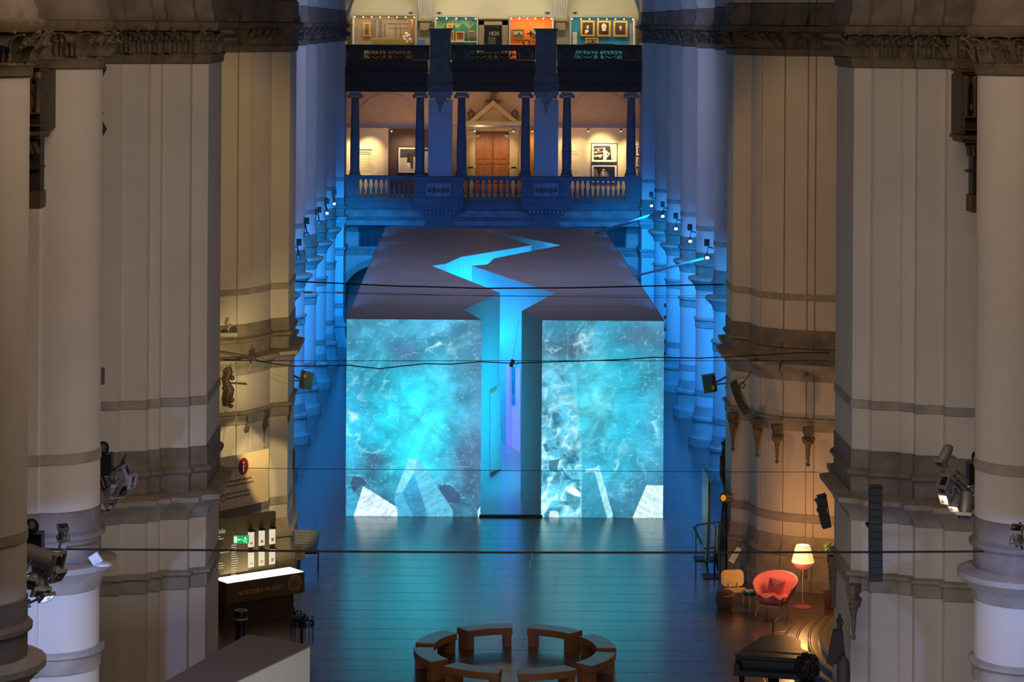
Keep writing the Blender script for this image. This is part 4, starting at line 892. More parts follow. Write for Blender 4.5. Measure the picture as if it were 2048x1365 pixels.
# --- information desk, its back wall and signs
DK0, DK1 = F(458, 1167, .95), F(609, 1144, .95)
DESKM = mat('desk_brown', (92, 72, 44), .45, var=.06)
ddir = (DK1 - DK0); ddir.z = 0; dl = ddir.length; ddir.normalize(); dn = Vector((-ddir.y, ddir.x, 0))
ang = math.atan2(ddir.y, ddir.x)
desk = thing('information_counter', 'brown museum counter with a glowing white top beside the left pier', 'counter', (DK0.x, DK0.y, 0), ang)
MD = Matrix.Translation((DK0.x, DK0.y, 0)) @ Matrix.Rotation(ang, 4, 'Z')
MB().box(-.05, dl, .0, .68, .42, .94, MD).build('body', DESKM, desk)
MB().box(-.05, dl - .25, .12, .62, 0, .42, MD).build('plinth', mat('desk_dark', (56, 42, 30), .5), desk)
MB().box(-.03, dl - .02, .02, .66, .94, .955, MD).build('light_top', emat('counter_light', (255, 246, 224), 1.6), desk)
text('NORDISKA MUSEET', 'lettering', mat('letter_metal', (196, 160, 130), .5), desk, tuple(MD @ Vector((.25, -.006, .60))), .158, (PI / 2, 0, ang), .004, sx=.98)
q = MB()
cz, cxx = .70, dl - .30
for r, th in ((.19, .016), (.13, .008)): q.tube([(cxx + r * math.cos(2 * PI * k / 24), -.006, cz + r * math.sin(2 * PI * k / 24)) for k in range(25)], th, 4, MD)
for k in range(12): a = 2 * PI * k / 12; q.tube([(cxx + .05 * math.cos(a), -.006, cz + .05 * math.sin(a)), (cxx + .17 * math.cos(a + .25), -.006, cz + .17 * math.sin(a + .25))], .007, 4, MD)
q.build('round_emblem', mat('letter_metal', (196, 160, 130), .5), desk)
light('AREA', 'counter_glow', tuple(MD @ Vector((dl / 2, .34, 1.0))), 14, (1.0, .86, .6), tuple(MD @ Vector((dl / 2, .34, 2.2))), dl, .5)
# back wall
bw = thing('information_wall', 'olive-brown information wall with pale print rising behind the lit counter', 'information wall', tuple(MD @ Vector((0, .85, 0))), ang)
xl, xr = -.9, 1.86
WY = .74
MB().box(xl, xr, WY, WY + .12, 0, 2.42, MD).build('board', mat('info_wall', (104, 88, 54), .6, var=.05), bw)
PRN = emat('pale_print', (236, 220, 176), .55)
text('guide', 'lettering', PRN, bw, tuple(MD @ Vector((-.02, WY - .005, 2.05))), .17, (PI / 2, 0, ang), .002)
def dashes(nm, x, z, n, wmax, step, h, m, par, seed, right=False):
    rr = random.Random(seed); b = MB()
    for k in range(n):
        L = wmax * rr.uniform(.6, 1); b.box(x - (L if right else 0), x + (0 if right else L), WY - .006, WY, z - k * step - h, z - k * step, MD)
    o = b.build(nm, m, par); o['kind'] = 'stuff'
dashes('small_print', -.02, 1.98, 2, .32, .06, .02, PRN, bw, 1); dashes('small_print', -.02, 1.62, 2, .5, .05, .02, PRN, bw, 2); dashes('small_print', -.02, 1.30, 3, .42, .06, .02, PRN, bw, 3); dashes('small_print', .52, 1.72, 15, .22, .058, .024, PRN, bw, 4)
TEAL = mat('poster_teal', (70, 120, 120), .6)
for r in range(2):
    for k in range(3):
        x = 1.02 + k * .32; z = 1.62 - r * .52
        f = MB().box(x, x + .17, WY - .03, WY, z - .02, z + .36, MD).build('lit_card', emat('lit_card', (255, 240, 210), .75), bw)
        MB().box(x + .05, x + .12, WY - .034, WY - .03, z + .05, z + .10 + .02 * k, MD).build('card_picture', mat('card_brown', (190, 140, 90), .6), f)
        MB().box(x + .02, x + .15, WY - .12, WY - .01, z + .38, z + .42, MD).build('card_lamp', BLACK, f)
# banner with the i
def sign_from(pts, name, label, cat, m, th=.05):
    pass
SD = 65.6
sa, sb_ = P(446, 914, SD - .5), P(537.5, 901, SD + .9)
sdir = Vector((sb_.x - sa.x, sb_.y - sa.y, 0)); sl = sdir.length; sang = math.atan2(sdir.y, sdir.x)
zt_, zb_ = P(490, 907, SD + .2).z, P(490, 1012, SD + .2).z; sh = zt_ - zb_
MS = Matrix.Translation((sa.x, sa.y, zb_)) @ Matrix.Rotation(sang, 4, 'Z')
sg = thing('information_sign', 'large cream hanging sign with a white i in a dark red oval', 'sign', (sa.x, sa.y, zb_), sang)
MB().box(-.1, sl, 0, .04, 0, sh, MS).build('board', mat('sign_cream', (222, 200, 160), .7, var=.02), sg)
RED = mat('sign_red', (122, 26, 26), .6); 
ex, ez = sl * .44, sh * .76
MB().add([(ex + .19 * math.cos(2 * PI * k / 28), -.008, ez + .225 * math.sin(2 * PI * k / 28)) for k in range(28)], [tuple(range(28))], False, MS).build('red_disc', RED, sg)
text('i', 'lettering', WHITE, sg, tuple(MS @ Vector((ex, -.012, ez - .15))), .42, (PI / 2, 0, sang), .003, 'CENTER', sx=1.35)
for k, (s_, z_) in enumerate((('Ladda ner gratis audioguide', .50), ('Download your free audioguide', .42), ('Hitta på Nordiska museet', .27), ('Map of the Nordic Museum', .19))):
    text(s_, 'lettering', mat('sign_ink', (70, 50, 44), .7), sg, tuple(MS @ Vector((.14, -.006, sh * z_))), .092 if k % 2 == 0 else .086, (PI / 2, 0, sang), .002, sx=.93)
for z_, m2 in ((.46, RED), (.23, mat('sign_ink', (70, 50, 44), .7))):
    MB().tube([(.03 + .075 * math.cos(2 * PI * k / 16), -.01, sh * z_ + .085 * math.sin(2 * PI * k / 16)) for k in range(17)], .012, 4, MS).build('round_symbol', m2, sg)
# exit sign on its wire
EXD = 61.5
p = P(482, 1080, EXD); ex_ = thing('exit_sign', 'small glowing green running-man exit sign hanging on a wire', 'sign', p)
rect(467, 1072, 497.5, 1088, EXD, .08).build('housing', emat('exit_green', (30, 176, 96), .9), ex_)
EW = emat('exit_white', (214, 255, 226), 1.0)
m_ = rect(468, 1074, 474, 1086.5, EXD - .01, .01); m_.build('door_symbol', EW, ex_)
m_ = rect(476, 1079.6, 486, 1080.8, EXD - .01, .01); a = P(476, 1080, EXD); m_.yprism([(a.x - .02, a.z), (a.x + .03, a.z + .035), (a.x + .03, a.z - .035)], EXD - .01, EXD); m_.build('arrow_symbol', EW, ex_)
q = MB(); a = P(491, 1080, EXD)
q.ball((a.x, EXD - .012, a.z + .05), .018, 6, sq=(1, .3, 1)); q.tube([(a.x, EXD - .01, a.z + .035), (a.x - .02, EXD - .01, a.z - .02), (a.x + .03, EXD - .01, a.z - .05), (a.x + .02, EXD - .01, a.z - .085)], .010, 4)
q.tube([(a.x - .02, EXD - .01, a.z - .02), (a.x - .05, EXD - .01, a.z - .06)], .010, 4); q.tube([(a.x - .04, EXD - .01, a.z + .02), (a.x, EXD - .01, a.z + .03), (a.x + .045, EXD - .01, a.z)], .009, 4); q.build('running_figure', EW, ex_)
MB().tube([P(471, 1072, EXD + .04), P(474, 721, 66.3)], .006, 4).build('wire', GREYM, ex_)
rect(468, 1069.5, 493, 1071.5, EXD, .05).build('bracket', GREYM, ex_)

# --- brochure stand, small sign, pipe, wire sculpture
def post_sign(label, px, pybase, ptop, plate, m, D=None, th=.02, name='sign_stand', postc=None):
    b = F(px, pybase); D = b.y; t = thing(name, label, 'sign', (b.x, D, 0)); top = P(px, ptop, D).z
    MB().tube([(b.x, D, 0), (b.x, D, top)], .014, 8).build('post', postc or STEEL, t)
    MB().lathe([(.15, 0), (.15, .015), (.03, .03)], (b.x, D, 0), 14).build('foot', postc or STEEL, t)
    q = [P(x, y, D + .25 * k_) for (x, y, k_) in plate]; n = (q[1] - q[0]).cross(q[2] - q[1]).normalized()
    if n.y > 0: n = -n
    MB().slab(q, -n * th).build('plate', m, t)
    m2 = MB()
    c = sum(q, Vector()) / 4; u = (q[1] - q[0]) * .5; v = (q[3] - q[0]) * .5
    for k in range(5): a = c - u * .75 + v * (.7 - .32 * k); b2 = a + u * (1.3 - .15 * (k % 3)); m2.slab([a + n * .003, b2 + n * .003, b2 + v * .08 + n * .003, a + v * .08 + n * .003], n * .002)
    o = m2.build('small_print', GREYP, t); o['kind'] = 'stuff'; return t
post_sign('small cream text plate on a thin post at the right end of the counter', 599, 1172, 1118, [(585, 1091, 0), (605, 1088, 0), (612, 1117, -1), (592, 1121, -1)], mat('plate_cream', (216, 200, 160), .6), postc=BLACK)
bs = F(618, 1130); D = 68.5
t = thing('brochure_rack', 'tilted bluish brochure rack behind the counter end', 'rack', (P(615, 1110, D).x, D, 0))
q = [P(587, 1059, D + .5), P(629, 1062, D + .5), P(620, 1106, D), P(592, 1104, D)]
MB().slab(q, (0, .05, -.05)).build('board', mat('rack_grey', (120, 124, 140), .6), t)
q2 = [P(629, 1062, D + .5), P(641, 1064, D + .5), P(631, 1106, D), P(620, 1106, D)]
MB().slab(q2, (0, .05, -.05)).build('side_board', mat('rack_blue', (84, 150, 180), .6), t)
b = MB(); e0, e1, e2 = q[0], q[1], q[3]
for r in range(7):
    for k in range(7):
        a = e0 + (e1 - e0) * (.06 + .13 * k) + (e2 - e0) * (.06 + .13 * r); b.slab([a, a + (e1 - e0) * .09, a + (e1 - e0) * .09 + (e2 - e0) * .08, a + (e2 - e0) * .08], (0, -.012, .012))
o = b.build('leaflet_grid', mat('leaflet', (140, 144, 158), .6), t); o['kind'] = 'stuff'
m_ = MB(); zb = P(610, 1106, D).z
for px in (596, 636): x = P(px, 1106, D).x; m_.tube([(x, D + .1, 0), (x, D + .15, zb + .05)], .02, 6)
m_.tube([(P(590, 1106, D).x, D - .05, zb), (P(634, 1107, D).x, D - .05, zb)], .03, 6); m_.build('legs', BLACK, t)
pp = P(482, 1222, 58.5); t = thing('cannon_barrel', 'upright black cannon-like pipe with a pale ringed mouth, left of the golden floor reflection', 'cannon', (pp.x, 58.5, 0))
zt1 = pp.z; b = MB().lathe([(.17, 0), (.15, .5), (.10, zt1 - .45), (.10, zt1 - .36), (.15, zt1 - .26), (.155, zt1 - .04), (.15, zt1)], (pp.x, 58.5, 0), 20); b.build('barrel', BLACK, t)
b = MB(); n = 20
for k in range(n):
    a0, a1 = 2 * PI * k / n, 2 * PI * (k + 1) / n; f = lambda r, a, z: (pp.x + r * math.cos(a), 58.5 + r * math.sin(a), z)
    b.add([f(.155, a0, zt1 + .01), f(.155, a1, zt1 + .01), f(.095, a1, zt1 + .012), f(.095, a0, zt1 + .012), f(.095, a1, zt1 - .2), f(.095, a0, zt1 - .2)], [(0, 1, 2, 3), (3, 2, 4, 5)])
b.build('mouth_ring', mat('brass_ring', (150, 140, 110), .4, .4), t); MB().lathe([(.158, zt1 - .2), (.162, zt1 - .18), (.158, zt1 - .16)], (pp.x, 58.5, 0), 20).build('band', GREYM, t)
# thing of black wires on a post
pp = P(604, 1240, 59.3); D = 59.3; t = thing('wire_sculpture', 'tangled black wire sculpture on a post with hanging strands, beside the partition', 'sculpture', (pp.x, D, 0))
MB().tube([(pp.x, D, 0), (pp.x, D, pp.z - .1)], .03, 8).lathe([(.22, 0), (.22, .03), (.04, .05)], (pp.x, D, 0), 14).build('post', BLACK, t)
rr = random.Random(11); b = MB()
for k in range(34):
    a = rr.uniform(0, 2 * PI); r0 = rr.uniform(.02, .26); c0 = Vector((pp.x + r0 * math.cos(a), D + r0 * math.sin(a), pp.z - .1 + rr.uniform(-.05, .12))); R = rr.uniform(.03, .08)
    ax = rr.uniform(0, PI); b.tube([c0 + Vector((R * math.cos(s) * math.cos(ax), R * math.cos(s) * math.sin(ax), R * math.sin(s))) for s in [2 * PI * j / 10 for j in range(11)]], .012, 4)
o = b.build('wire_tangle', BLACK, t)
for k in range(7):
    a = rr.uniform(0, 2 * PI); r0 = rr.uniform(.08, .27); x, y = pp.x + r0 * math.cos(a), D + r0 * math.sin(a); h = rr.uniform(.14, .26)
    MB().tube([(x * .6 + pp.x * .4, y, pp.z), (x, y, pp.z + h)], .008, 4).ball((x, y, pp.z + h), .028, 6).build('stalk', BLACK, t)
b = MB()
for k in range(14): a = 2 * PI * k / 14; x, y = pp.x + .27 * math.cos(a), D + .2 * math.sin(a); b.tube([(x, y, pp.z - .08), (x + .01, y, pp.z - .5 - .1 * (k % 3))], .005, 4)
o = b.build('hanging_strands', BLACK, t); o['kind'] = 'stuff'
# carved relief figures on the far corner of the left near pier
def statue(label, px, pyt, pyb, D, s=1.0, m=STONE, ang=0, name='carved_figure'):
    a, b2 = P(px, pyt, D), P(px, pyb, D); h = a.z - b2.z; x = b2.x
    t = thing(name, label, 'sculpture', (x, D, b2.z))
    mb = MB().lathe([(h * .20, 0), (h * .19, h * .06), (h * .13, h * .1), (h * .15, h * .3), (h * .10, h * .45), (h * .13, h * .6), (h * .14, h * .72), (h * .06, h * .8)], (x, D, b2.z), 12)
    mb.tube([(x - h * .12, D, b2.z + h * .7), (x - h * .18, D - h * .05, b2.z + h * .55), (x - h * .08, D - h * .12, b2.z + h * .48)], h * .035, 6); mb.tube([(x + h * .12, D, b2.z + h * .7), (x + h * .19, D - h * .04, b2.z + h * .55), (x + h * .15, D - h * .1, b2.z + h * .4)], h * .035, 6)
    mb.build('body', m, t); MB().ball((x, D, b2.z + h * .89), h * .095, 8, sq=(.85, .95, 1.15)).build('head', m, t); return t
statue('small carved stone figure on a bracket at the corner of the left fluted pier', 426, 1222, 1268, 50.45, m=STONE)
pts = [P(x, y, 50.3) for x, y in ((418, 1262), (436, 1262), (444, 1330), (412, 1345))]
tag(MB().slab(pts, (0, .12, 0)).build('stone_relief', mat('greenish_stone', (100, 106, 92), .8)), 'tapering greenish stone relief below the small figure at the left pier', 'relief')
statue('dark carved figure silhouette at the far corner of the right fluted pier', 1679, 1228, 1265, 47.2, m=mat('dark_bronze', (48, 40, 34), .6))
pts = [P(x, y, 47.15) for x, y in ((1668, 1262), (1686, 1262), (1692, 1330), (1655, 1330))]
tag(MB().slab(pts, (0, .15, 0)).build('stone_relief', mat('dark_bronze', (48, 40, 34), .6)), 'dark tapering pedestal below the carved figure at the right pier', 'relief')
p = P(1687, 1345, 47.0); tag(MB().lathe([(.12, -.4), (.13, .0), (.11, .2), (.04, .3)], (p.x, 47.0, p.z), 10).build('stone_bollard', mat('dark_bronze2', (70, 62, 54), .6)), 'small rounded dark stone post at the foot of the right fluted pier', 'post')

# --- seating corner
PINK = mat('pink_wool', (222, 128, 130), .8, var=.08, bump=.2); GREYW = mat('grey_wool', (150, 140, 136), .8)
cb = Lf(1556, 1230); 
ch = thing('lounge_chair', 'pink upholstered shell lounge chair with a grey outside beside the floor lamp', 'chair', (cb.x, cb.y, 0))
MC = Matrix.Translation((cb.x - .1, cb.y, 0)) @ Matrix.Rotation(math.radians(-28), 4, 'Z')
def shell(r_in, side, m_in):
    vs = []; fs = []; nu, nv = 20, 7
    for j in range(nv):
        t = j / (nv - 1)
        for i in range(nu + 1):
            a = -1.95 + 3.9 * i / nu                  # around from arm to arm
            hh = .40 + (.50 * max(0, math.cos(a * .62)) ** .8 + .10) * t
            R = .30 + .20 * t + .03 * math.sin(PI * t)
            if side: R += .035
            vs.append((R * 1.10 * math.sin(a), R * math.cos(a) * .95 + .06 * t, hh + (0 if not side else -.01)))
    for j in range(nv - 1):
        for i in range(nu): a_ = j * (nu + 1) + i; f = (a_, a_ + 1, a_ + nu + 2, a_ + nu + 1); fs.append(f if side else f[::-1])
    return vs, fs
b = MB(); v, f = shell(0, 0, 0); b.add(v, f, True, MC); b.build('inner_shell', PINK, ch)
b = MB(); v, f = shell(0, 1, 0); b.add(v, f, True, MC); b.build('outer_shell', GREYW, ch)
b = MB(); v, _ = shell(0, 0, 0); v2, _ = shell(0, 1, 0); k0 = 6 * 21
b.tube([(Vector(v[k0 + i]) + Vector(v2[k0 + i])) / 2 for i in range(21)], .028, 6, MC); b.tube([(Vector(v[j * 21]) + Vector(v2[j * 21])) / 2 for j in range(7)], .028, 6, MC); b.tube([(Vector(v[j * 21 + 20]) + Vector(v2[j * 21 + 20])) / 2 for j in range(7)], .028, 6, MC); b.build('piping', PINK, ch)
MB().lathe([(.1, .33), (.33, .36), (.37, .42), (.33, .47), (.1, .49)], (0, -.02, 0), 18, MC @ Matrix.Diagonal((1.05, 1.15, 1, 1))).build('seat_cushion', PINK, ch)
MB().add([(sx * .19 * (1.12 if sz > 0 else .95), .05 * k_, sz * .17) for k_ in (-1, 1) for sx, sz in ((-1, -1), (1, -1), (1, 1), (-1, 1))] + [(0, -.10, 0), (0, .10, 0)], [(0, 1, 8), (1, 2, 8), (2, 3, 8), (3, 0, 8), (5, 4, 9), (6, 5, 9), (7, 6, 9), (4, 7, 9), (0, 4, 5, 1), (1, 5, 6, 2), (2, 6, 7, 3), (3, 7, 4, 0)], False, MC @ Matrix.Translation((-.03, .22, .68)) @ Matrix.Rotation(-.3, 4, 'X') @ Matrix.Rotation(.12, 4, 'Y')).build('back_cushion', PINK, ch)
MB().box(-.30, .30, -.45, .25, .27, .32, MC).build('seat_frame', LWOOD, ch)
for x, y in ((-.27, -.38), (.27, -.38), (-.24, .2), (.24, .2)): MB().tube([(x, y, .29), (x * 1.25, y * 1.2, 0)], [.03, .018], 8, MC).build('leg', LWOOD, ch)
# throw over the seat
b = MB(); rr = random.Random(4); gx = []
for j in range(9):
    for i in range(11):
        u, v_ = i / 10, j / 8; x = -.34 + .68 * u; y = -.42 + .5 * v_
        z = .515 + .045 * math.sin(u * 11 + v_ * 4) * math.sin(v_ * 7 + 1) + rr.uniform(-.01, .01) - max(0, .12 - v_) * 1.0
        gx.append((x, y, z))
b.add(gx, [(j * 11 + i, j * 11 + i + 1, (j + 1) * 11 + i + 1, (j + 1) * 11 + i) for j in range(8) for i in range(10)], True, MC)
tag(b.build('folded_blanket', mat('pink_blanket', (204, 112, 112), .9, bump=.3)), 'crumpled pink blanket lying on the seat of the pink lounge chair', 'blanket')
# yellow chair
yc = Lf(1468, 1205); 
ch2 = thing('easy_chair', 'low pale wooden chair with a rounded yellow-lit back', 'chair', (yc.x, yc.y, 0)); MY = Matrix.Translation((yc.x, yc.y, 0)) @ Matrix.Rotation(math.radians(14), 4, 'Z')
def rrect(w, h, r, n=5):
    out = []
    for cx, cy, a0 in ((w / 2 - r, h / 2 - r, 0), (-w / 2 + r, h / 2 - r, PI / 2), (-w / 2 + r, -h / 2 + r, PI), (w / 2 - r, -h / 2 + r, 1.5 * PI)):
        out += [(cx + r * math.cos(a0 + PI / 2 * k / n), cy + r * math.sin(a0 + PI / 2 * k / n)) for k in range(n + 1)]
    return out
BW = mat('birch_veneer', (240, 204, 140), .5, var=.06)
bk = MB(); bp_ = rrect(.62, .42, .13); vs = []
for yy in (0, .03):
    for x, z in bp_: vs.append((x, yy + .10 - .5 * x * x * -1 * .5 + (-(z) * -.18), z + .60))
n = len(bp_); bk.add(vs, [tuple(range(n)), tuple(range(n, 2 * n))[::-1]] + [(i, n + i, n + (i + 1) % n, (i + 1) % n) for i in range(n)], False, MY); bk.build('backrest', BW, ch2)
MB().prism([(x, y - .22) for x, y in rrect(.60, .52, .16)], .34, .37, MY).build('seat', BW, ch2)
for x, y in ((-.24, -.4), (.24, -.4), (-.22, .0), (.22, .0)): MB().tube([(x, y, .34), (x * 1.12, y * 1.1, 0)], [.022, .014], 8, MY).build('leg', LWOOD, ch2)
MB().tube([(-.12, .02, .36), (-.12, .10, .5)], .015, 6, MY).tube([(.12, .02, .36), (.12, .10, .5)], .015, 6, MY).build('back_bracket', LWOOD, ch2)
# pouf
pc = Lf(1449.5, 1217); pf = thing('barrel_pouf', 'barrel-shaped brown pouf with a pale strap in front of the yellow chair', 'pouf', (pc.x, pc.y, 0))
MB().lathe([(.16, 0), (.19, .03), (.225, .15), (.235, .26), (.22, .38), (.18, .45), (.08, .475), (.01, .48)], (pc.x, pc.y, 0), 20).build('body', mat('pouf_brown', (104, 82, 58), .8, bump=.3), pf)
MB().tube([(pc.x + .238 * math.cos(a), pc.y + .238 * math.sin(a), .36 + .015 * math.cos(a * 2)) for a in [-1.75 + .22 * k for k in range(9)]], .014, 6).build('strap', mat('strap', (214, 170, 116), .5), pf)
# green table
tc_ = Lf(1500, 1212); gt = thing('glass_side_table', 'small green glass side table with pale legs between the chairs', 'table', (tc_.x, tc_.y, 0))
MB().prism([(tc_.x + .24 * math.cos(2 * PI * k / 20) * (1 + .05 * math.cos(6 * PI * k / 20)), tc_.y + .24 * math.sin(2 * PI * k / 20)) for k in range(20)], .36, .38).build('tabletop', mat('green_top', (26, 130, 74), .2), gt)
MB().prism([(tc_.x + .19 * math.cos(2 * PI * k / 16), tc_.y + .19 * math.sin(2 * PI * k / 16)) for k in range(16)], .28, .36).build('green_basket', mat('green_dark', (18, 84, 50), .3), gt)
for k in range(3): a = 2 * PI * k / 3 + .4; MB().tube([(tc_.x + .15 * math.cos(a), tc_.y + .15 * math.sin(a), .3), (tc_.x + .21 * math.cos(a), tc_.y + .21 * math.sin(a), 0)], [.02, .011], 8).build('leg', LWOOD, gt)
MB().box(-.14, .10, -.1, .08, 0, .015, Matrix.Translation((tc_.x, tc_.y, .381)) @ Matrix.Rotation(.3, 4, 'Z')).build('open_magazine', WHITE); tag(bpy.data.objects['open_magazine'], 'white magazine lying on the green side table', 'magazine')
o = MB().box(-.10, .12, -.08, .07, 0, .012, Matrix.Translation((tc_.x + .06, tc_.y - .02, .397)) @ Matrix.Rotation(-.4, 4, 'Z')).build('booklet', mat('pinkish_paper', (232, 190, 180), .6)); tag(o, 'pinkish booklet on top of the magazine on the green table', 'booklet')
# floor lamp
lc = Lf(1605, 1215); fl_ = thing('floor_lamp', 'floor lamp with a glowing pleated shade, pink below, on a thin pole', 'lamp', (lc.x, lc.y, 0))
pz = lambda y: P(1605, y, lc.y).z
MB().lathe([(.23, 0), (.23, .02), (.03, .03)], (lc.x, lc.y, 0), 24).build('base', mat('lamp_pink', (206, 112, 108), .5), fl_)
MB().tube([(lc.x, lc.y, .02), (lc.x, lc.y, pz(1136))], .013, 8).build('pole', mat('lamp_pole', (214, 180, 170), .4), fl_)
def lampcloth(name, prof, m, par):
    vs = []; fs = []; n = 48
    for r, z in prof:
        for k in range(n): a = 2 * PI * k / n; q = r * (1 + (.022 if k % 2 else -.012)); vs.append((lc.x + q * math.cos(a), lc.y + q * math.sin(a), z))
    for j in range(len(prof) - 1):
        for k in range(n): k2 = (k + 1) % n; fs.append((j * n + k, j * n + k2, (j + 1) * n + k2, (j + 1) * n + k))
    return MB().add(vs, fs, True).build(name, m, par)
def shademat(nm, c, e, s):
    m = bpy.data.materials.new(nm); m.use_nodes = True; b = m.node_tree.nodes['Principled BSDF']; b.inputs['Base Color'].default_value = (*lin(c), 1); b.inputs['Roughness'].default_value = .8
    b.inputs['Emission Color'].default_value = (*lin(e), 1); b.inputs['Emission Strength'].default_value = s; return m
lampcloth('shade', [(.285, pz(1125)), (.27, pz(1119)), (.235, pz(1108)), (.205, pz(1098)), (.175, pz(1092))], shademat('lamp_shade', (250, 226, 190), (255, 214, 134), 1.0), fl_)
lampcloth('lower_shade', [(.06, pz(1139.5)), (.14, pz(1137)), (.22, pz(1132)), (.275, pz(1126)), (.285, pz(1124.8))], shademat('lamp_shade_pink', (214, 110, 106), (224, 96, 84), .5), fl_)
MB().tube([(lc.x + .175 * math.cos(2 * PI * k / 24), lc.y + .175 * math.sin(2 * PI * k / 24), pz(1091.5)) for k in range(25)], .008, 5).build('shade_ring', STEEL, fl_)
MB().lathe([(.08, pz(1096)), (.10, pz(1093)), (.08, pz(1091))], (lc.x, lc.y, 0), 16).build('bulb', emat('bulb', (255, 236, 190), 5), fl_)
light('POINT', 'floor_lamp_glow', (lc.x, lc.y, pz(1080)), 95, (1.0, .43, .12), None, .15)
light('POINT', 'floor_lamp_front_glow', (lc.x - .38, lc.y - .62, 1.35), 34, (1.0, .46, .18), None, .2)
# plant at the pier
b = MB(); rr = random.Random(8)
for k in range(12):
    p = P(1652 + rr.uniform(-4, 6), 1100 + rr.uniform(-9, 8), 64.6); b.add([p, p + Vector((.05, -.02, .03)), p + Vector((.07, 0, .1)), p + Vector((-.02, .02, .07))], [(0, 1, 2, 3)])
t = thing('potted_plant', 'green leafy plant just showing beside the right fluted pier', 'plant', (P(1655, 1100, 64.6).x, 64.6, 0)); b.build('foliage', mat('green_leaf', (70, 120, 30), .5), t)
x0_ = P(1660, 1150, 64.6).x; MB().tube([(x0_, 64.6, .4), (x0_ - .05, 64.6, P(1652, 1105, 64.6).z)], .012, 5).build('stem', mat('stem', (70, 80, 40), .7), t); MB().lathe([(.15, 0), (.2, .4), (.19, .42)], (x0_ + .02, 64.6, 0), 14).build('pot', mat('pot', (90, 60, 40), .7), t)
post_sign('tilted white text plate on a thin post behind the yellow chair', 1468.5, 1178, 1126, [(1456.5, 1122, 0), (1474, 1094.5, 1), (1483.5, 1099, 1), (1467, 1128, 0)], mat('plate_white', (206, 208, 216), .5))
post_sign('slanted cream text plate on a dark post behind the piano', 1546, 1272, 1240, [(1533.5, 1261, 0), (1553, 1236, 1), (1558, 1238, 1), (1538.5, 1263, 0)], mat('plate_warm', (236, 214, 170), .6), postc=BLACK)
# curved steps at the right
STEPM = mat('step_oak', (110, 68, 34), .24, var=.08, scale=1, spec=.6)
for k, R in enumerate((9.5, 9.16, 8.86, 8.6)):
    t = thing('curved_step', 'curved wooden step with a double pale nosing line, %s from the piano side' % ('first', 'second', 'third', 'fourth')[k], 'step', (17 - R, 59, 0), 0, 'curved steps at the right')
    z1 = .085 * (k + 1); n = 22; a0, a1 = PI - .46, PI + .42
    arc = [(17 + R * math.cos(a0 + (a1 - a0) * j / n), 59 - R * math.sin(a0 + (a1 - a0) * j / n)) for j in range(n + 1)]
    R2_ = (9.16, 8.86, 8.6, 6.1)[k]
    inner = [(17 + R2_ * math.cos(a0 + (a1 - a0) * j / n), 59 - R2_ * math.sin(a0 + (a1 - a0) * j / n)) for j in range(n + 1)]
    MB().prism(arc + inner[::-1], .002, z1).build('tread', STEPM, t)
    for dr in (.015, .06): MB().tube([(17 + (R - dr) * math.cos(a0 + (a1 - a0) * j / n), 59 - (R - dr) * math.sin(a0 + (a1 - a0) * j / n), z1 + .004) for j in range(n + 1)], .013, 4).build('nosing', mat('nosing', (226, 200, 150), .5), t)
# --- grand piano
PIANO = mat('piano_lacquer', (18, 13, 10), .25, var=.1, spec=.35)
pn = thing('grand_piano', 'closed dark grand piano at the foot of the curved steps', 'piano', (6.6, 56, 0))
fl0, bl0, br0, nr, fr = F(1471, 1309, 1.0), F(1530, 1271, 1.0), F(1589, 1277, 1.0), F(1601, 1293, 1.0), F(1632, 1320, 1.0)
outl = [fl0, F(1500, 1289, 1.0), F(1520, 1276, 1.0), bl0, F(1545, 1269.5, 1.0), F(1566, 1271.5, 1.0), F(1585, 1275, 1.0), F(1598, 1279, 1.0), F(1601, 1284, 1.0), F(1600, 1293, 1.0), F(1604, 1299, 1.0), F(1618, 1304, 1.0), F(1632, 1309, 1.0), F(1632, 1320, 1.0)]
ol = [tuple(p.xy) for p in outl]; cen = Vector((sum(p[0] for p in ol) / len(ol), sum(p[1] for p in ol) / len(ol)))
MB().prism(ol, .66, .97).build('case', PIANO, pn)
MB().prism([tuple(p) for p in offset_poly(ol, .012)], .97, 1.0).build('lid', PIANO, pn)
a, b2 = F(1489, 1300, 1.0), F(1632, 1311, 1.0); MB().tube([(a.x, a.y, 1.003), (b2.x, b2.y, 1.003)], .008, 4).build('lid_hinge', mat('hinge_brass', (170, 140, 90), .3, .6), pn)
f0, f1 = Vector(ol[0]), Vector(ol[-1]); kd = (f1 - f0).normalized(); kn = Vector((kd.y, -kd.x)) 
pk = [tuple(f0), tuple(f1), tuple(f1 + kn * .32), tuple(f0 + kn * .32)]; MB().prism(pk, .60, .72).build('keybed', PIANO, pn)
for q_ in (f0, f1): u = q_ + (kd * .07 if q_ is f0 else -kd * .07); MB().prism([tuple(u - kd * .06), tuple(u + kd * .06), tuple(u + kd * .06 + kn * .34), tuple(u - kd * .06 + kn * .34)], .6, .86).build('arm', PIANO, pn)
MB().prism([tuple(f0 + kd * .14 + kn * .02), tuple(f1 - kd * .14 + kn * .02), tuple(f1 - kd * .14 + kn * .05), tuple(f0 + kd * .14 + kn * .05)], .72, .9).build('fallboard', PIANO, pn)
for u in (f0 + kd * .16 + kn * .1, f1 - kd * .16 + kn * .1, Vector(ol[4]) + (cen - Vector(ol[4])) * .25):
    MB().lathe([(.045, 0), (.05, .05), (.04, .1), (.055, .4), (.075, .62)], (u.x, u.y, 0), 12).build('leg', PIANO, pn)
MB().box((f0.x + f1.x) / 2 - .12, (f0.x + f1.x) / 2 + .12, f0.y + .1, f0.y + .2, .12, .62).build('pedal_lyre', PIANO, pn)
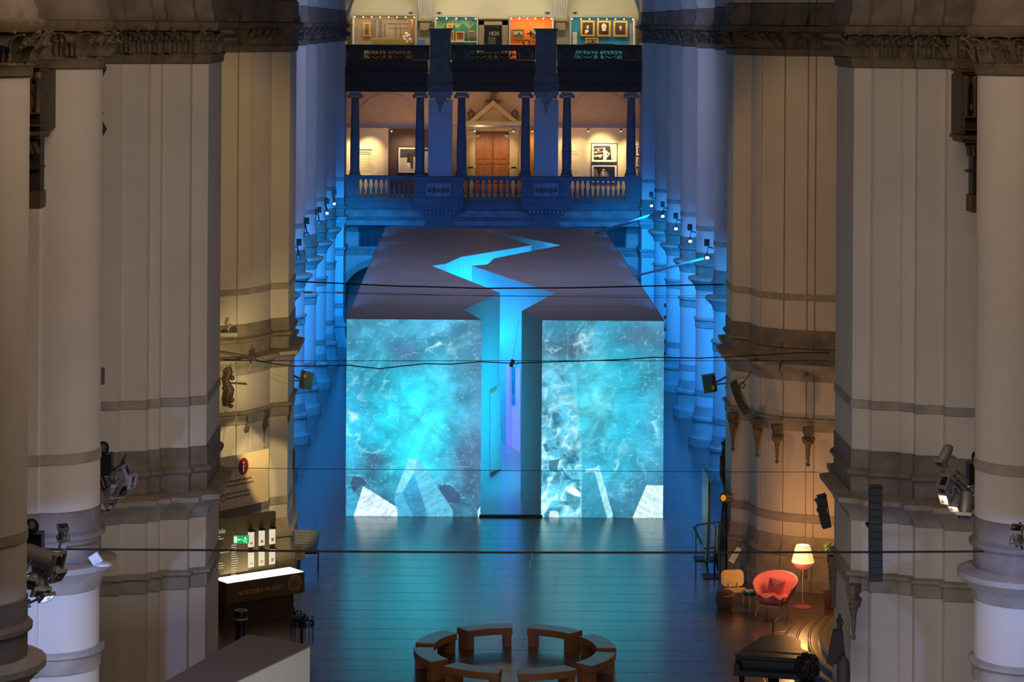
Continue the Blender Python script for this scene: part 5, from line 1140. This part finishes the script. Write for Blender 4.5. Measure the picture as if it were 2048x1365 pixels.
sc0 = (f0 + f1) / 2 + kn * .75 - kd * .1; t = thing('piano_bench', 'low black bench before the keyboard of the grand piano', 'bench', (sc0.x, sc0.y, 0))
MB().box(sc0.x - .3, sc0.x + .3, sc0.y - .17, sc0.y + .17, .42, .5).build('seat', BLACK, t)
for sx in (-.25, .25):
    for sy in (-.13, .13): MB().box(sc0.x + sx - .02, sc0.x + sx + .02, sc0.y + sy - .02, sc0.y + sy + .02, 0, .42).build('leg', BLACK, t)
# --- dark bust in the foreground
bp0 = P(1615, 1336, 50.0); bt = thing('dark_bust', 'dark curly-haired sculpted head seen from behind in front of the piano', 'sculpture', (bp0.x, 50.0, 0))
BR = mat('black_bronze', (17, 13, 12), .42, spec=.5); b = MB(); rr = random.Random(3)
b.ball((bp0.x, 50.0, bp0.z), .23, 12, sq=(1, 1, 1.18)); b.build('head', BR, bt)
b = MB()
for k in range(150):
    z = rr.uniform(-.75, 1); a = rr.uniform(0, 2 * PI); r = math.sqrt(max(0, 1 - z * z)); c = Vector((bp0.x + .235 * r * math.cos(a), 50 + .235 * r * math.sin(a), bp0.z + .275 * z))
    b.ball(c, rr.uniform(.022, .042), 4)
b.build('curly_hair', BR, bt); MB().lathe([(.12, -.5), (.30, -.48), (.34, -.38), (.26, -.3), (.11, -.24), (.10, -.15)], (bp0.x, 50, bp0.z), 16, None).build('shoulders', BR, bt)
MB().box(bp0.x - .28, bp0.x + .28, 49.75, 50.25, 0, bp0.z - .5).build('pedestal', BR, bt)

# --- tall glass display screens seen edge-on, and small signs at the right pier
GLS = mat('panel_teal_grey', (120, 150, 158), .35)
def edge_panel(label, pts, D0, D1, th, zfoot=True):
    q = [P(x, y, D0 if k in (0, 3) else D1) for k, (x, y) in enumerate(pts)]
    t = thing('display_screen', label, 'display panel', (q[0].x, (D0 + D1) / 2, 0)); MB().slab(q, (th, .02, 0)).build('panel', GLS, t)
    a, b2 = q[0].lerp(q[1], .5), q[2].lerp(q[3], .5); a.z = 0
    MB().tube([Vector((b2.x + .03, b2.y, b2.z + .1)), Vector((b2.x + .03, b2.y, .03))], .03, 6).build('leg', BLACK, t)
    MB().box(b2.x - .3, b2.x + .35, b2.y - .3, b2.y + .3, 0, .03).build('foot', BLACK, t)
    MB().tube([q[0], q[1], q[2]], .02, 5).build('edge', BLACK, t); return t
edge_panel('tall pale-edged display screen standing edge-on beside the blue floor', [(1404.5, 930), (1418.5, 960), (1414.5, 1128), (1403, 1112)], 71.5, 69.2, .07)
edge_panel('shorter display screen edge-on between the tall screen and the right pier', [(1423.5, 1048), (1431.5, 1055), (1430.5, 1104), (1423.5, 1098)], 68.6, 67.6, .06)
m_ = MB(); D = 68
a = [P(x, y, D) for x, y in ((1387, 1053), (1404, 1090))]; m_.tube(a, .035, 5); m_.tube([P(1392, 1051, D), P(1440, 1044, D)], .025, 5); m_.tube([P(1440, 1044, D), P(1437, 1096, D)], .03, 5); m_.tube([P(1437, 1096, D), P(1408, 1098, D)], .03, 5)
for px in (1392, 1438): x = P(px, 1060, D).x; m_.tube([P(px, 1052, D), (x, D, 0)], .02, 5)
tag(m_.build('metal_frame', mat('teal_frame', (60, 110, 130), .4)), 'low slanted metal frame around the shorter display screen', 'frame')
D = 68.3; p = P(1452, 996, D); t = thing('direction_sign', 'black direction sign with an orange disc on a dark post by the right pier', 'sign', (p.x, D, 0))
rect(1440, 988, 1464.5, 1005, D, .05).build('board', BLACK, t); q = P(1446.8, 996.5, D)
MB().add([(q.x + .075 * math.cos(2 * PI * k / 18), D - .004, q.z + .09 * math.sin(2 * PI * k / 18)) for k in range(18)], [tuple(range(18))]).build('orange_disc', emat('orange_sign', (226, 140, 30), .8), t)
SW = mat('sign_white', (190, 186, 176), .6); q = P(1453.8, 995.2, D); text('Hiss', 'lettering', SW, t, (q.x, D - .005, q.z), .085); q = P(1453.8, 1002.2, D); text('Lift', 'lettering', SW, t, (q.x, D - .005, q.z), .085)
MB().tube([(P(1453, 1005, D).x, D + .06, P(1453, 1005, D).z), (P(1453, 1150, D).x, D + .06, 0)], .03, 6).build('post', BLACK, t)
# dark carved tree-like ornament on the pier edge (right) and on the left pier edge
def ornament(label, lst, D, m, cat='ornament'):
    t = thing('carved_ornament', label, cat, P(lst[-1][0], lst[-1][1], D)); b = MB()
    prof = [P(x, y, D) for x, y, r in lst]; rs = [r / FPX * D for x, y, r in lst]; b.tube(prof, rs, 8); b.build('body', m, t)
    b = MB(); rr = random.Random(int(lst[0][1]))
    for k in range(len(lst) * 3): i = rr.randrange(len(lst)); p = prof[i]; b.ball(p + Vector((rr.uniform(-1, 1) * rs[i], -rs[i] * .6, rr.uniform(-.2, .2))), rs[i] * rr.uniform(.35, .6), 5)
    b.build('carving', m, t); return t
DBR = mat('dark_carving', (70, 52, 34), .6)
ornament('tall dark carved clock-like ornament at the nave corner of the orange-lit pier', [(1452, 878, 4), (1451, 900, 8), (1450, 930, 11), (1452, 950, 13), (1456, 975, 9), (1453, 1010, 9), (1450, 1060, 10), (1448, 1085, 12), (1452, 1140, 11), (1450, 1165, 12)], 71.2, DBR)
ornament('dark scrolled ornament peeping out left of the yellow-lit pier', [(452, 727, 8), (456, 745, 10), (452, 762, 7), (458, 780, 11), (454, 800, 11), (452, 812, 6)], 66.75, DBR)
ornament('narrow carved ornament running down the nave edge of the yellow-lit pier', [(587, 900, 3), (584, 930, 6), (583, 970, 6), (587, 1000, 4), (583, 1060, 4), (582, 1100, 5)], 71.0, mat('ochre_carving', (120, 92, 52), .7))
# --- speakers
SPK = mat('speaker_grey', (58, 62, 62), .7)
def line_array(label, pts, D, wpx, n, back=1.1):
    t = thing('line_array_speaker', label, 'speaker', P(pts[-1][0], pts[-1][1], D)); pv = [P(x, y, D) for x, y in pts]; hw = wpx / FPX * D / 2
    L = [0];
    for i in range(len(pv) - 1): L.append(L[-1] + (pv[i + 1] - pv[i]).length)
    def at(s):
        for i in range(len(pv) - 1):
            if s <= L[i + 1]: return pv[i].lerp(pv[i + 1], (s - L[i]) / (L[i + 1] - L[i]))
        return pv[-1]
    for k in range(n):
        a, b2 = at(L[-1] * k / n), at(L[-1] * (k + .93) / n); u = (b2 - a).normalized(); w_ = u.cross(Vector((0, -1, 0))).normalized() * hw
        MB().slab([a - w_, a + w_, b2 + w_, b2 - w_], (0, .25, 0)).build('cabinet', SPK, t)
    u = (pv[1] - pv[0]).normalized(); a = pv[0]; MB().tube([pv[1] + Vector((0, .2, 0)), pv[1] + Vector((0, back, 0))], .04, 6).tube([pv[-2] + Vector((0, .2, 0)), pv[-2] + Vector((0, back, 0))], .04, 6).build('wall_bracket', BLACK, t); MB().slab([a - w_ * 1.05 - u * .03, a + w_ * 1.05 - u * .03, a + w_ * 1.05, a - w_ * 1.05], (0, .27, 0)).build('bracket', BLACK, t)
    MB().tube([pv[-1] + Vector((hw, .1, 0)), pv[0] + Vector((hw, .1, 0))], .012, 4).build('rail', STEEL, t); return t
line_array('long straight grey line array speaker on the right fluted pier', [(1753, 978), (1753, 1072), (1754, 1166)], 46.0, 24, 13)
line_array('curved brownish line array speaker above the carved pendants of the right pier', [(1468, 767), (1473, 785), (1482, 808), (1495, 829)], 66.2, 15, 7)
line_array('curved dark line array speaker peeping out at the far side of the right fluted pier', [(1645, 996), (1646, 1020), (1650, 1040), (1655, 1058)], 53.0, 17, 7)
# --- teal fronted projectors on the nave corners
PF = mat('projector_teal', (28, 108, 112), .4); YL = mat('yellow_label', (222, 196, 40), .5)
def proj(label, face, side, lab, D, s):
    t = thing('projector', label, 'projector', P(face[0][0], face[0][1], D)); q = [P(x, y, D - .0) for x, y in face]
    MB().slab(q, (0, .25, 0)).build('front_panel', PF, t); r = [P(x, y, D + .02) for x, y in side]; MB().slab(r, (0, .3, 0)).build('body', BLACK, t)
    l = [P(x, y, D - .02) for x, y in lab]; MB().slab(l, (0, .03, 0)).build('yellow_label', YL, t)
    c = sum(r, Vector()) / 4; MB().tube([c, c + Vector((s * .35, .2, .15)), c + Vector((s * .6, .3, .16))], .03, 6).tube([c + Vector((0, .1, -.05)), c + Vector((s * .45, .2, -.02))], .02, 5).box(c.x + s * .52, c.x + s * .60, D + .1, D + .5, c.z - .3, c.z + .35).build('bracket', STEEL, t)
proj('teal-fronted projector on a bracket at the nave corner of the left pier', [(611, 745), (627.5, 749), (622.5, 783), (607, 778)], [(602, 743.5), (611, 745), (607, 779), (597, 775.5)], [(608.5, 748.5), (612.5, 749), (611.5, 757), (607.5, 756)], 71.0, -1)
proj('teal-fronted projector on a bracket at the nave corner of the right pier', [(1404, 753), (1424, 750), (1427, 785), (1409, 788)], [(1424, 750), (1430, 749.5), (1435, 783), (1427, 785)], [(1422.5, 772), (1428, 771), (1429, 779), (1423.5, 780)], 70.0, 1)
# --- poles with hooks from the right arcade to the box roof
def pole(label, a, b, Da, Db, r=.045):
    pa, pb = P(*a, Da), P(*b, Db); t = thing('support_pole', label, 'pole', pa); MB().tube([pa, pb], r, 8).build('pole', mat('pole_metal', (150, 156, 166), .35, .3), t)
    MB().tube([pa, pa + Vector((-.1, 0, -.06)), pa + Vector((-.13, 0, -.2)), pa + Vector((-.10, 0, -.36))], .03, 6).tube([pa + Vector((.2, 0, -.02)), pa + Vector((.22, 0, -.34))], .02, 6).tube([pa + Vector((-.02, 0, 0)), pa + Vector((.04, 0, -.35))], .02, 6).build('hook', BLACK, t)
pole('slanting metal pole with a black hook over the rear right of the box', (1197, 464), (1330, 423), 108, 103.4, .07)
pole('slanting thin metal pole with a black hook over the right edge of the box', (1268, 553), (1422, 514), 90, 84, .04)
# --- arcade lamps with black upper housings
GLOW = emat('lamp_glow', (190, 228, 255), 9)
lamps = [(1303, 412, 109.3), (1325.5, 433, 102.6), (1352, 458, 95.8), (1380.5, 483, 89.0), (1414.5, 516, 82.6), (668.5, 408, 109.4), (654, 427, 102.7), (638, 446, 96), (613, 470, 89.4), (597, 515, 83.0)]
nth = ['farthest', 'fourth', 'third', 'second', 'nearest']
for k, (x, y, D) in enumerate(lamps):
    left = k >= 5; p = P(x, y, D); s = 1 if left else -1
    t = thing('arcade_floodlight', 'small glaring blue-white floodlight on the %s arcade, %s of its row' % ('left' if left else 'right', nth[k % 5]), 'floodlight', p, 0, 'blue floodlights of the arcade')
    b = MB().box(p.x - .08, p.x + .08, p.y + .02, p.y + .2, p.z - .06, p.z + .08); b.build('housing', BLACK, t)
    MB().box(p.x - .055, p.x + .055, p.y, p.y + .02, p.z - .04, p.z + .04).build('lens', GLOW if not left or k in (5, 6) else mat('dim_lens', (120, 170, 220), .2), t)
    MB().tube([p + Vector((0, .1, .1)), p + Vector((-s * .05, .15, .35)), p + Vector((-s * .2, .25, .3))], .025, 5).box(p.x - .08, p.x + .08, p.y + .05, p.y + .25, p.z + .38, p.z + .6).build('bracket', BLACK, t)
# --- stage lights on trusses at the near piers
def can(par, M, r=.15, L=.42, m=GREYM, glow=None, square=True):
    b = MB().lathe([(r * .7, -L), (r, -L * .8), (r, 0)], (0, 0, 0), 14, M); b.build('housing', m, par)
    if square:
        b = MB()
        for (x0, x1, y0, y1) in ((-r * 1.15, r * 1.15, -r * 1.15, -r * .95), (-r * 1.15, r * 1.15, r * .95, r * 1.15), (-r * 1.15, -r * .95, -r * .95, r * .95), (r * .95, r * 1.15, -r * .95, r * .95)): b.box(x0, x1, y0, y1, 0, .06, M)
        b.build('colour_frame', m, par)
    MB().lathe([(r * .9, .0), (r * .9, .012)], (0, 0, 0), 14, M).build('lens', glow or BLACK, par)
    MB().tube([(-r * 1.3, 0, -L * .5), (-r * 1.3, 0, -L * .5 + .001), (-r * 1.3, -r * 1.7, -L * .6), (r * 1.3, -r * 1.7, -L * .6), (r * 1.3, 0, -L * .5)], .014, 5, M).build('yoke', m, par)
def stage_light(px, py, D, dirv, label, r=.15, L=.42, glow=None, m=GREYM, square=True):
    p = P(px, py, D); t = thing('stage_light', label, 'stage light', p)
    q = Vector(dirv).normalized().to_track_quat('Z', 'Y').to_matrix().to_4x4(); can(t, Matrix.Translation(p) @ q, r, L, m, glow, square); return t
WG = emat('warm_lens', (255, 226, 170), 6); BG = emat('blue_lens', (170, 200, 255), 14)
GM2 = mat('light_metal_2', (150, 148, 152), .45, .2)
# left cluster beside the second left pier (about 230, 960)
for i, (x, y, dv, lb) in enumerate(((252, 945, (.9, -.2, .4), 'uppermost, turned to the right'), (262, 962, (1, -.3, -.2), 'outermost, pointing right'), (245, 978, (.7, -.5, -.6), 'with an open oval mouth, right side'), (228, 968, (.2, -.3, .9), 'half hidden in the middle'), (218, 1010, (.8, -.4, -.6), 'low one pointing to the right'), (205, 1018, (.3, -.5, -.9), 'lowest one pointing down'))):
    stage_light(x, y, 43.8, dv, 'pale stage light on the upper left truss, ' + lb, .11 if i != 2 else .13, .30, BLACK, GREYM if i % 2 else GM2)
def truss(label, pts, D, th=.02):
    t = thing('lighting_truss', label, 'truss'); t.location = P(pts[0][0][0], pts[0][0][1], D)
    for a, b2 in pts: MB().tube([P(*a, D + .15), P(*b2, D + .1)], th, 6).build('tube', STEEL, t)
    return t
truss('metal truss holding the upper left group of stage lights', [((194, 960), (250, 925)), ((194, 1000), (255, 950)), ((194, 975), (235, 985)), ((205, 945), (222, 1015)), ((230, 935), (240, 990)), ((242, 930), (252, 910)), ((194, 935), (215, 1010)), ((222, 1000), (203, 1022)), ((194, 1022), (212, 1015))], 43.9)
def moving_head(px, py, D, label, s):
    p = P(px, py, D); t = thing('moving_head_light', label, 'stage light', p)
    MB().box(p.x - .17, p.x + .17, p.y, p.y + .3, p.z - .35, p.z + .02, None).build('base', BLACK, t); MB().ball((p.x + s * .02, p.y - .02, p.z + .14), .12, 8).build('head', BLACK, t)
    MB().lathe([(.05, 0), (.04, .03)], (0, 0, 0), 10, Matrix.Translation((p.x + s * .05, p.y - .13, p.z + .17)) @ Matrix.Rotation(PI / 2, 4, 'X')).build('lens', mat('glossy_lens', (160, 170, 190), .1, .8), t); return t
moving_head(203, 912, 43.8, 'black moving-head light above the upper left stage lights', 1)
moving_head(60, 1072, 37.2, 'black moving-head light above the lower left stage lights', 1)
moving_head(1958, 930, 43.6, 'black moving-head light above the right stage lights', -1)
# lower left cluster (about 90, 1130)
for i, (x, y, dv, lb, r, L, g) in enumerate(((112, 1128, (1, -.35, -.25), 'large one with an open square mouth pointing right', .155, .62, BLACK), (114, 1150, (.7, -.5, -.7), 'short square one under the large light', .1, .2, BLACK), (84, 1180, (.2, -.6, -1), 'ribbed one low in the middle', .11, .3, BLACK), (66, 1165, (-.3, -.7, -.6), 'leftmost, half behind the pier', .10, .28, BLACK), (92, 1192, (.5, -.5, -.9), 'lowest with a bright lens', .09, .22, BG), (48, 1210, (-.2, -.8, -.4), 'tiny glaring blue-white one at the pier edge', .05, .1, BG), (126, 1060, (.1, -.3, 1), 'grey one standing upright above the cable', .07, .2, BLACK))):
    stage_light(x, y, 37.0, dv, 'pale lower left stage light, ' + lb, r, L, g, GREYM if i % 2 else GM2)
truss('metal truss holding the lower left group of stage lights', [((45, 1090), (110, 1150)), ((45, 1130), (95, 1105)), ((45, 1160), (100, 1195)), ((60, 1100), (75, 1200)), ((85, 1110), (62, 1195)), ((45, 1185), (85, 1130)), ((98, 1135), (90, 1190)), ((55, 1098), (128, 1100)), ((118, 1100), (130, 1055)), ((44, 1214), (95, 1190)), ((60, 1200), (48, 1212))], 37.1)
# right cluster (about 1920, 960)
for i, (x, y, dv, lb, r, L, g) in enumerate(((1883, 925, (-.5, -.4, -.8), 'uppermost slim one pointing down', .09, .34, BLACK), (1890, 965, (-.6, -.4, .3), 'round one in the upper middle', .10, .2, BLACK), (1889, 982, (-.6, -.4, -.5), 'square one at the far left', .10, .3, BLACK), (1891, 997, (-.7, -.6, -.4), 'with a warm glowing round lens', .09, .3, WG), (1909, 1014, (-.4, -.6, -.8), 'with a warm glowing slit, lower middle', .09, .3, WG), (1930, 1030, (-.2, -.5, -1), 'big white lowest one', .12, .4, BLACK), (1958, 1040, (-.3, -.8, -.4), 'tiny glaring violet-blue one at the pier edge', .05, .12, BG), (2034, 1062, (-.2, -.4, .9), 'grey one at the right picture edge', .08, .25, BLACK))):
    stage_light(x, y, 43.4 if i < 7 else 38, dv, 'pale stage light on the right truss, ' + lb, r, L, g, GREYM if i % 2 else GM2)
truss('metal truss holding the right group of stage lights', [((1905, 950), (1965, 1005)), ((1912, 942), (1966, 985)), ((1932, 982), (1968, 946)), ((1935, 975), (1968, 968)), ((1905, 955), (1950, 1020)), ((1925, 995), (1945, 1000)), ((1900, 1000), (1955, 990)), ((1880, 975), (1915, 945)), ((1930, 1020), (1962, 1042)), ((1885, 985), (1905, 1000))], 43.5)
truss('grey clamp and bars at the right picture edge beside the pier', [((2048, 1050), (2032, 1095)), ((2040, 1045), (2044, 1100)), ((2030, 1075), (2048, 1085))], 38)
# white-violet spots on the foot of the near piers
light('SPOT', 'left_foot_spot', tuple(P(62, 1190, 37.4)), 620, (.30, .44, 1.0), tuple(P(150, 1310, 41.0)), .05, angle=78, blend=.6)
light('SPOT', 'left_foot_spot', tuple(P(62, 1200, 33.2)), 20, (.40, .52, 1.0), tuple(P(30, 1340, 35.0)), .05, angle=70, blend=.8)
light('SPOT', 'right_foot_spot', tuple(P(2040, 1130, 37.3)), 480, (.30, .42, 1.0), tuple(P(2010, 1310, 40.6)), .05, angle=72, blend=.6)
# small items on the ledges
p = P(206, 1140, 41.3); t = thing('ledge_light', 'white round fitting lying on the ledge of the second left pier', 'lamp', p); MB().lathe([(.13, 0), (.14, .03), (.1, .05)], (p.x, p.y, 6.03), 16).build('dish', WHITE, t); MB().box(-.12, .05, -.04, .04, 0, .18, Matrix.Translation((p.x - .04, p.y, 6.08)) @ Matrix.Rotation(-.6, 4, 'Y')).build('cover', WHITE, t)
p = P(457, 655, 66.6); t = thing('wall_spotlight', 'small silver spotlight on a bracket at the left edge of the yellow-lit pier', 'spotlight', p)
MB().tube([p + Vector((-.02, 0, -.06)), p + Vector((.05, -.05, .08))], .045, 10).build('head', mat('bright_steel', (210, 200, 190), .3, .5), t); MB().box(p.x - .3, p.x + .24, p.y, p.y + .2, p.z - .25, p.z - .15).tube([p + Vector((0, .05, -.15)), p], .012, 5).build('bracket', GREYM, t)
light('SPOT', 'i_sign_spot', tuple(P(530, 668, 61.5)), 1100, (1.0, .76, .34), tuple(P(487, 905, 66.8)), .05, angle=15, blend=.25)
light('SPOT', 'desk_wall_spot', tuple(P(600, 700, 61)), 1700, (1.0, .72, .30), tuple(P(545, 960, 67.5)), .05, angle=20, blend=.4)
light('SPOT', 'cornice_glow', tuple(P(520, 800, 63.5)), 330, (1.0, .78, .32), tuple(P(510, 720, 67)), .05, angle=60, blend=.9)
# --- cables across the nave
def cable(label, pts, r, name='cable'):
    pv = [P(x, y, D) for x, y, D in pts]; out = []
    for i in range(len(pv) - 1):
        for k in range(6): out.append(pv[i].lerp(pv[i + 1], k / 6))
    out.append(pv[-1]); return tag(MB().tube(out, r, 6).build(name, RUBBER), label, 'cable')
cable('thick black cable stretched low across the whole nave over the benches', [(130, 1099, 41), (400, 1101, 41.2), (700, 1104, 41.3), (1024, 1106, 41.3), (1400, 1106, 41.2), (1750, 1105, 41.1), (2048, 1103, 41)], .019)
cable('thin dark cable crossing in front of the slabs of the projection', [(250, 935, 50), (700, 939, 52), (1024, 942, 52), (1640, 945, 50)], .006)
cable('black cable crossing above the middle of the box roof', [(590, 563, 75), (780, 572, 75), (960, 577, 75), (1150, 576, 75), (1448, 569, 75)], .022)
cable('thin cable just below the black one over the box roof', [(590, 583, 74), (950, 592, 74), (1300, 596, 74), (1660, 596, 68)], .007)
cable('thin upper twin cable over the box roof carrying two amber tabs', [(590, 585, 75), (790, 590, 75), (1000, 592, 75), (1448, 592, 75)], .006)
w1 = [(448, 720, 66), (512, 722, 67), (545, 728, 68), (590, 733, 68), (696, 731, 68), (760, 738, 68), (800, 733, 68), (850, 728, 68), (900, 729, 68), (960, 724, 68), (1024, 727, 68), (1080, 725, 68), (1180, 722, 68), (1240, 720, 68), (1310, 715, 68), (1400, 717, 68), (1500, 712, 67), (1600, 706, 66), (1660, 706, 65)]
cable('wavy black cable strung across the middle of the two projections', w1, .016); cable('thinner straight companion of the wavy cable across the projections', [(x, 722 + (1 if k % 2 else 0), D) for k, (x, y, D) in enumerate(w1) if k % 2 == 0], .009)
p = P(1024, 727, 68); t = thing('hanging_microphone', 'small black microphone clamp hanging at the gap between the projections', 'microphone', p)
MB().box(-.05, .05, -.04, .04, -.1, .1, Matrix.Translation(p) @ Matrix.Rotation(.3, 4, 'Y')).build('clamp', BLACK, t); MB().tube([p + Vector((.12 + .06 * math.cos(a), 0, .02 + .06 * math.sin(a))) for a in [k * PI / 6 for k in range(13)]], .008, 5).build('cable_loop', RUBBER, t); MB().tube([p, P(1038, 640, 68)], .004, 4).build('wire', RUBBER, t)
p = P(507.5, 729, 66.5); tag(MB().box(p.x - .06, p.x + .06, p.y - .05, p.y + .05, p.z - .10, p.z + .10).tube([p + Vector((0, 0, .1)), p + Vector((-.02, 0, .2))], .01, 5).build('small_loudspeaker', BLACK), 'small black box hanging on the cable before the yellow-lit pier', 'speaker')
for a, b2, lb in ((609, 625, 'left'), (671, 686, 'right')): tag(rect(a, 584.5, b2, 587.5, 74.97, .06).build('amber_tab', mat('amber_tab', (200, 140, 60), .5)), 'small amber tab on the thin cable before the blue piers, %s one' % lb, 'tab')
tag(MB().tube([P(300, 1012, 46), P(345, 1005, 46.8), P(420, 988, 47.5)], .006, 5).build('cable', mat('pale_cable', (150, 140, 120), .6)), 'thin pale cable running right from the upper left stage lights', 'cable')
tag(MB().tube([P(1503, 742, 66.4), P(1490, 762, 66.4), P(1478, 774, 66.4)] + [P(1484 + 5 * math.cos(a), 771 + 6 * math.sin(a), 66.4) for a in [PI + k * PI / 6 for k in range(12)]], .012, 5).build('cable', RUBBER), 'short looped cable above the curved speaker on the right pier', 'cable')
tag(MB().tube([P(455, 766, 66.9), P(494, 769, 66.9)], .02, 5).build('rod', DBR), 'thin dark rod jutting right from the scrolled ornament', 'rod')
p = P(202, 768, 44.5); tag(rect(196, 738, 207, 770, 44.8, .15, None).build('wall_box', mat('grey_box', (96, 90, 88), .6)), 'small grey box with an antenna behind the second left pier', 'box')
# --- carved wooden pulpits between the piers
def pulpit(label, x0, x1, D, out, top=130, dep=1.3):
    t = thing('carved_balcony', label, 'balcony', P((x0 + x1) / 2, 420, D)); W = lambda a: a
    CW = mat('carved_walnut', (84, 62, 38), .5, var=.3)
    m_ = rect(x0 - 3, top + 8, x1, top + 14, D - .15, .9); m_ = rect(x0, top + 14, x1, top + 20, D - .05, .8, m_); m_.build('cornice', CW, t)
    rect(x0 + 6, top + 20, x1, top + 142, D, dep).build('panel', mat('walnut_dark', (48, 36, 24), .5), t)
    n = max(1, int((x1 - x0) / 18))
    for k in range(n + 1):
        x = x0 + 9 + (x1 - x0 - 14) * k / max(1, n); a, b2 = P(x, top + 104, D - .1), P(x, top + 22, D - .1); h = b2.z - a.z
        MB().lathe([(.06, 0), (.045, h * .1), (.04, h * .7), (.06, h * .78), (.09, h * .86), (.07, h)], a, 10).build('column', CW, t)
    m_ = rect(x0 + 3, top + 103, x1, top + 106, D - .16, .7); m_ = rect(x0 + 3, top + 128, x1, top + 131, D - .16, .7, m_); m_.build('rail', CW, t)
    b = MB(); rr = random.Random(3)
    for k in range(18): p = P(rr.uniform(x0 + 20, max(x0 + 22, x1 - 4)), rr.uniform(top + 50, top + 92), D - .06); b.ball(p, .06, 5, sq=(1, .5, 1.3))
    b.build('carved_relief', CW, t)
    m_ = rect(x0 - 4, top + 142, x1, top + 149, D - .3, 1.0); m_ = rect(x0, top + 149, x1, top + 156, D - .2, .9, m_); m_.build('ledge', CW, t)
    for k in range(n + 2):
        x = x0 + 8 + k * 10
        if x < x1: p = P(x, top + 165, D); MB().tube([p + Vector((0, 0, .12)), p + Vector((.02, -.12, 0)), p + Vector((.06, -.02, -.14))], .05, 6).build('scroll_bracket', CW, t)
    m_ = rect(x0 + 22, top + 156, x1, top + 262, D + .1, .4); m_ = rect(x0 + 16, top + 212, x1, top + 217, D, .5, m_); m_.build('lower_post', mat('walnut_dark', (48, 36, 24), .5), t)
    m_ = rect(x0 + 20, top + 262, x1, top + 296, D - .05, .55); m_.build('foot', CW, t)
pulpit('dark carved wooden balcony with small columns at the top right beside the right pier', 1924, 1990, 45.6, 1)
t = pulpit('dark carved wooden balcony sliver at the top left between the two round piers', 30, 80, 39.6, 1, 122, 1.5)
b = ornament('narrow dark carved bracket between the second round pier and the fluted pier at the left', [(199, 122, 9), (203, 135, 10), (199, 160, 5), (198, 220, 4), (200, 245, 6), (205, 258, 9), (199, 275, 5)], 44.8, mat('walnut_dark', (48, 36, 24), .5))
# scaffold rack and case behind the box at the right
D = 104; t = thing('equipment_rack', 'tall dark equipment rack standing right behind the box', 'rack', (P(1334, 800, D).x, D, 0))
for px in (1329, 1337): x = P(px, 750, D).x; MB().box(x - .04, x + .04, D, D + .08, 0, P(px, 716, D).z).build('post', BLACK, t)
for k in range(7): z = .3 + k * .5; a = P(1329, 700, D).x; b2 = P(1337, 700, D).x; MB().box(a, b2, D, D + .4, z, z + .12).build('shelf', BLACK, t)
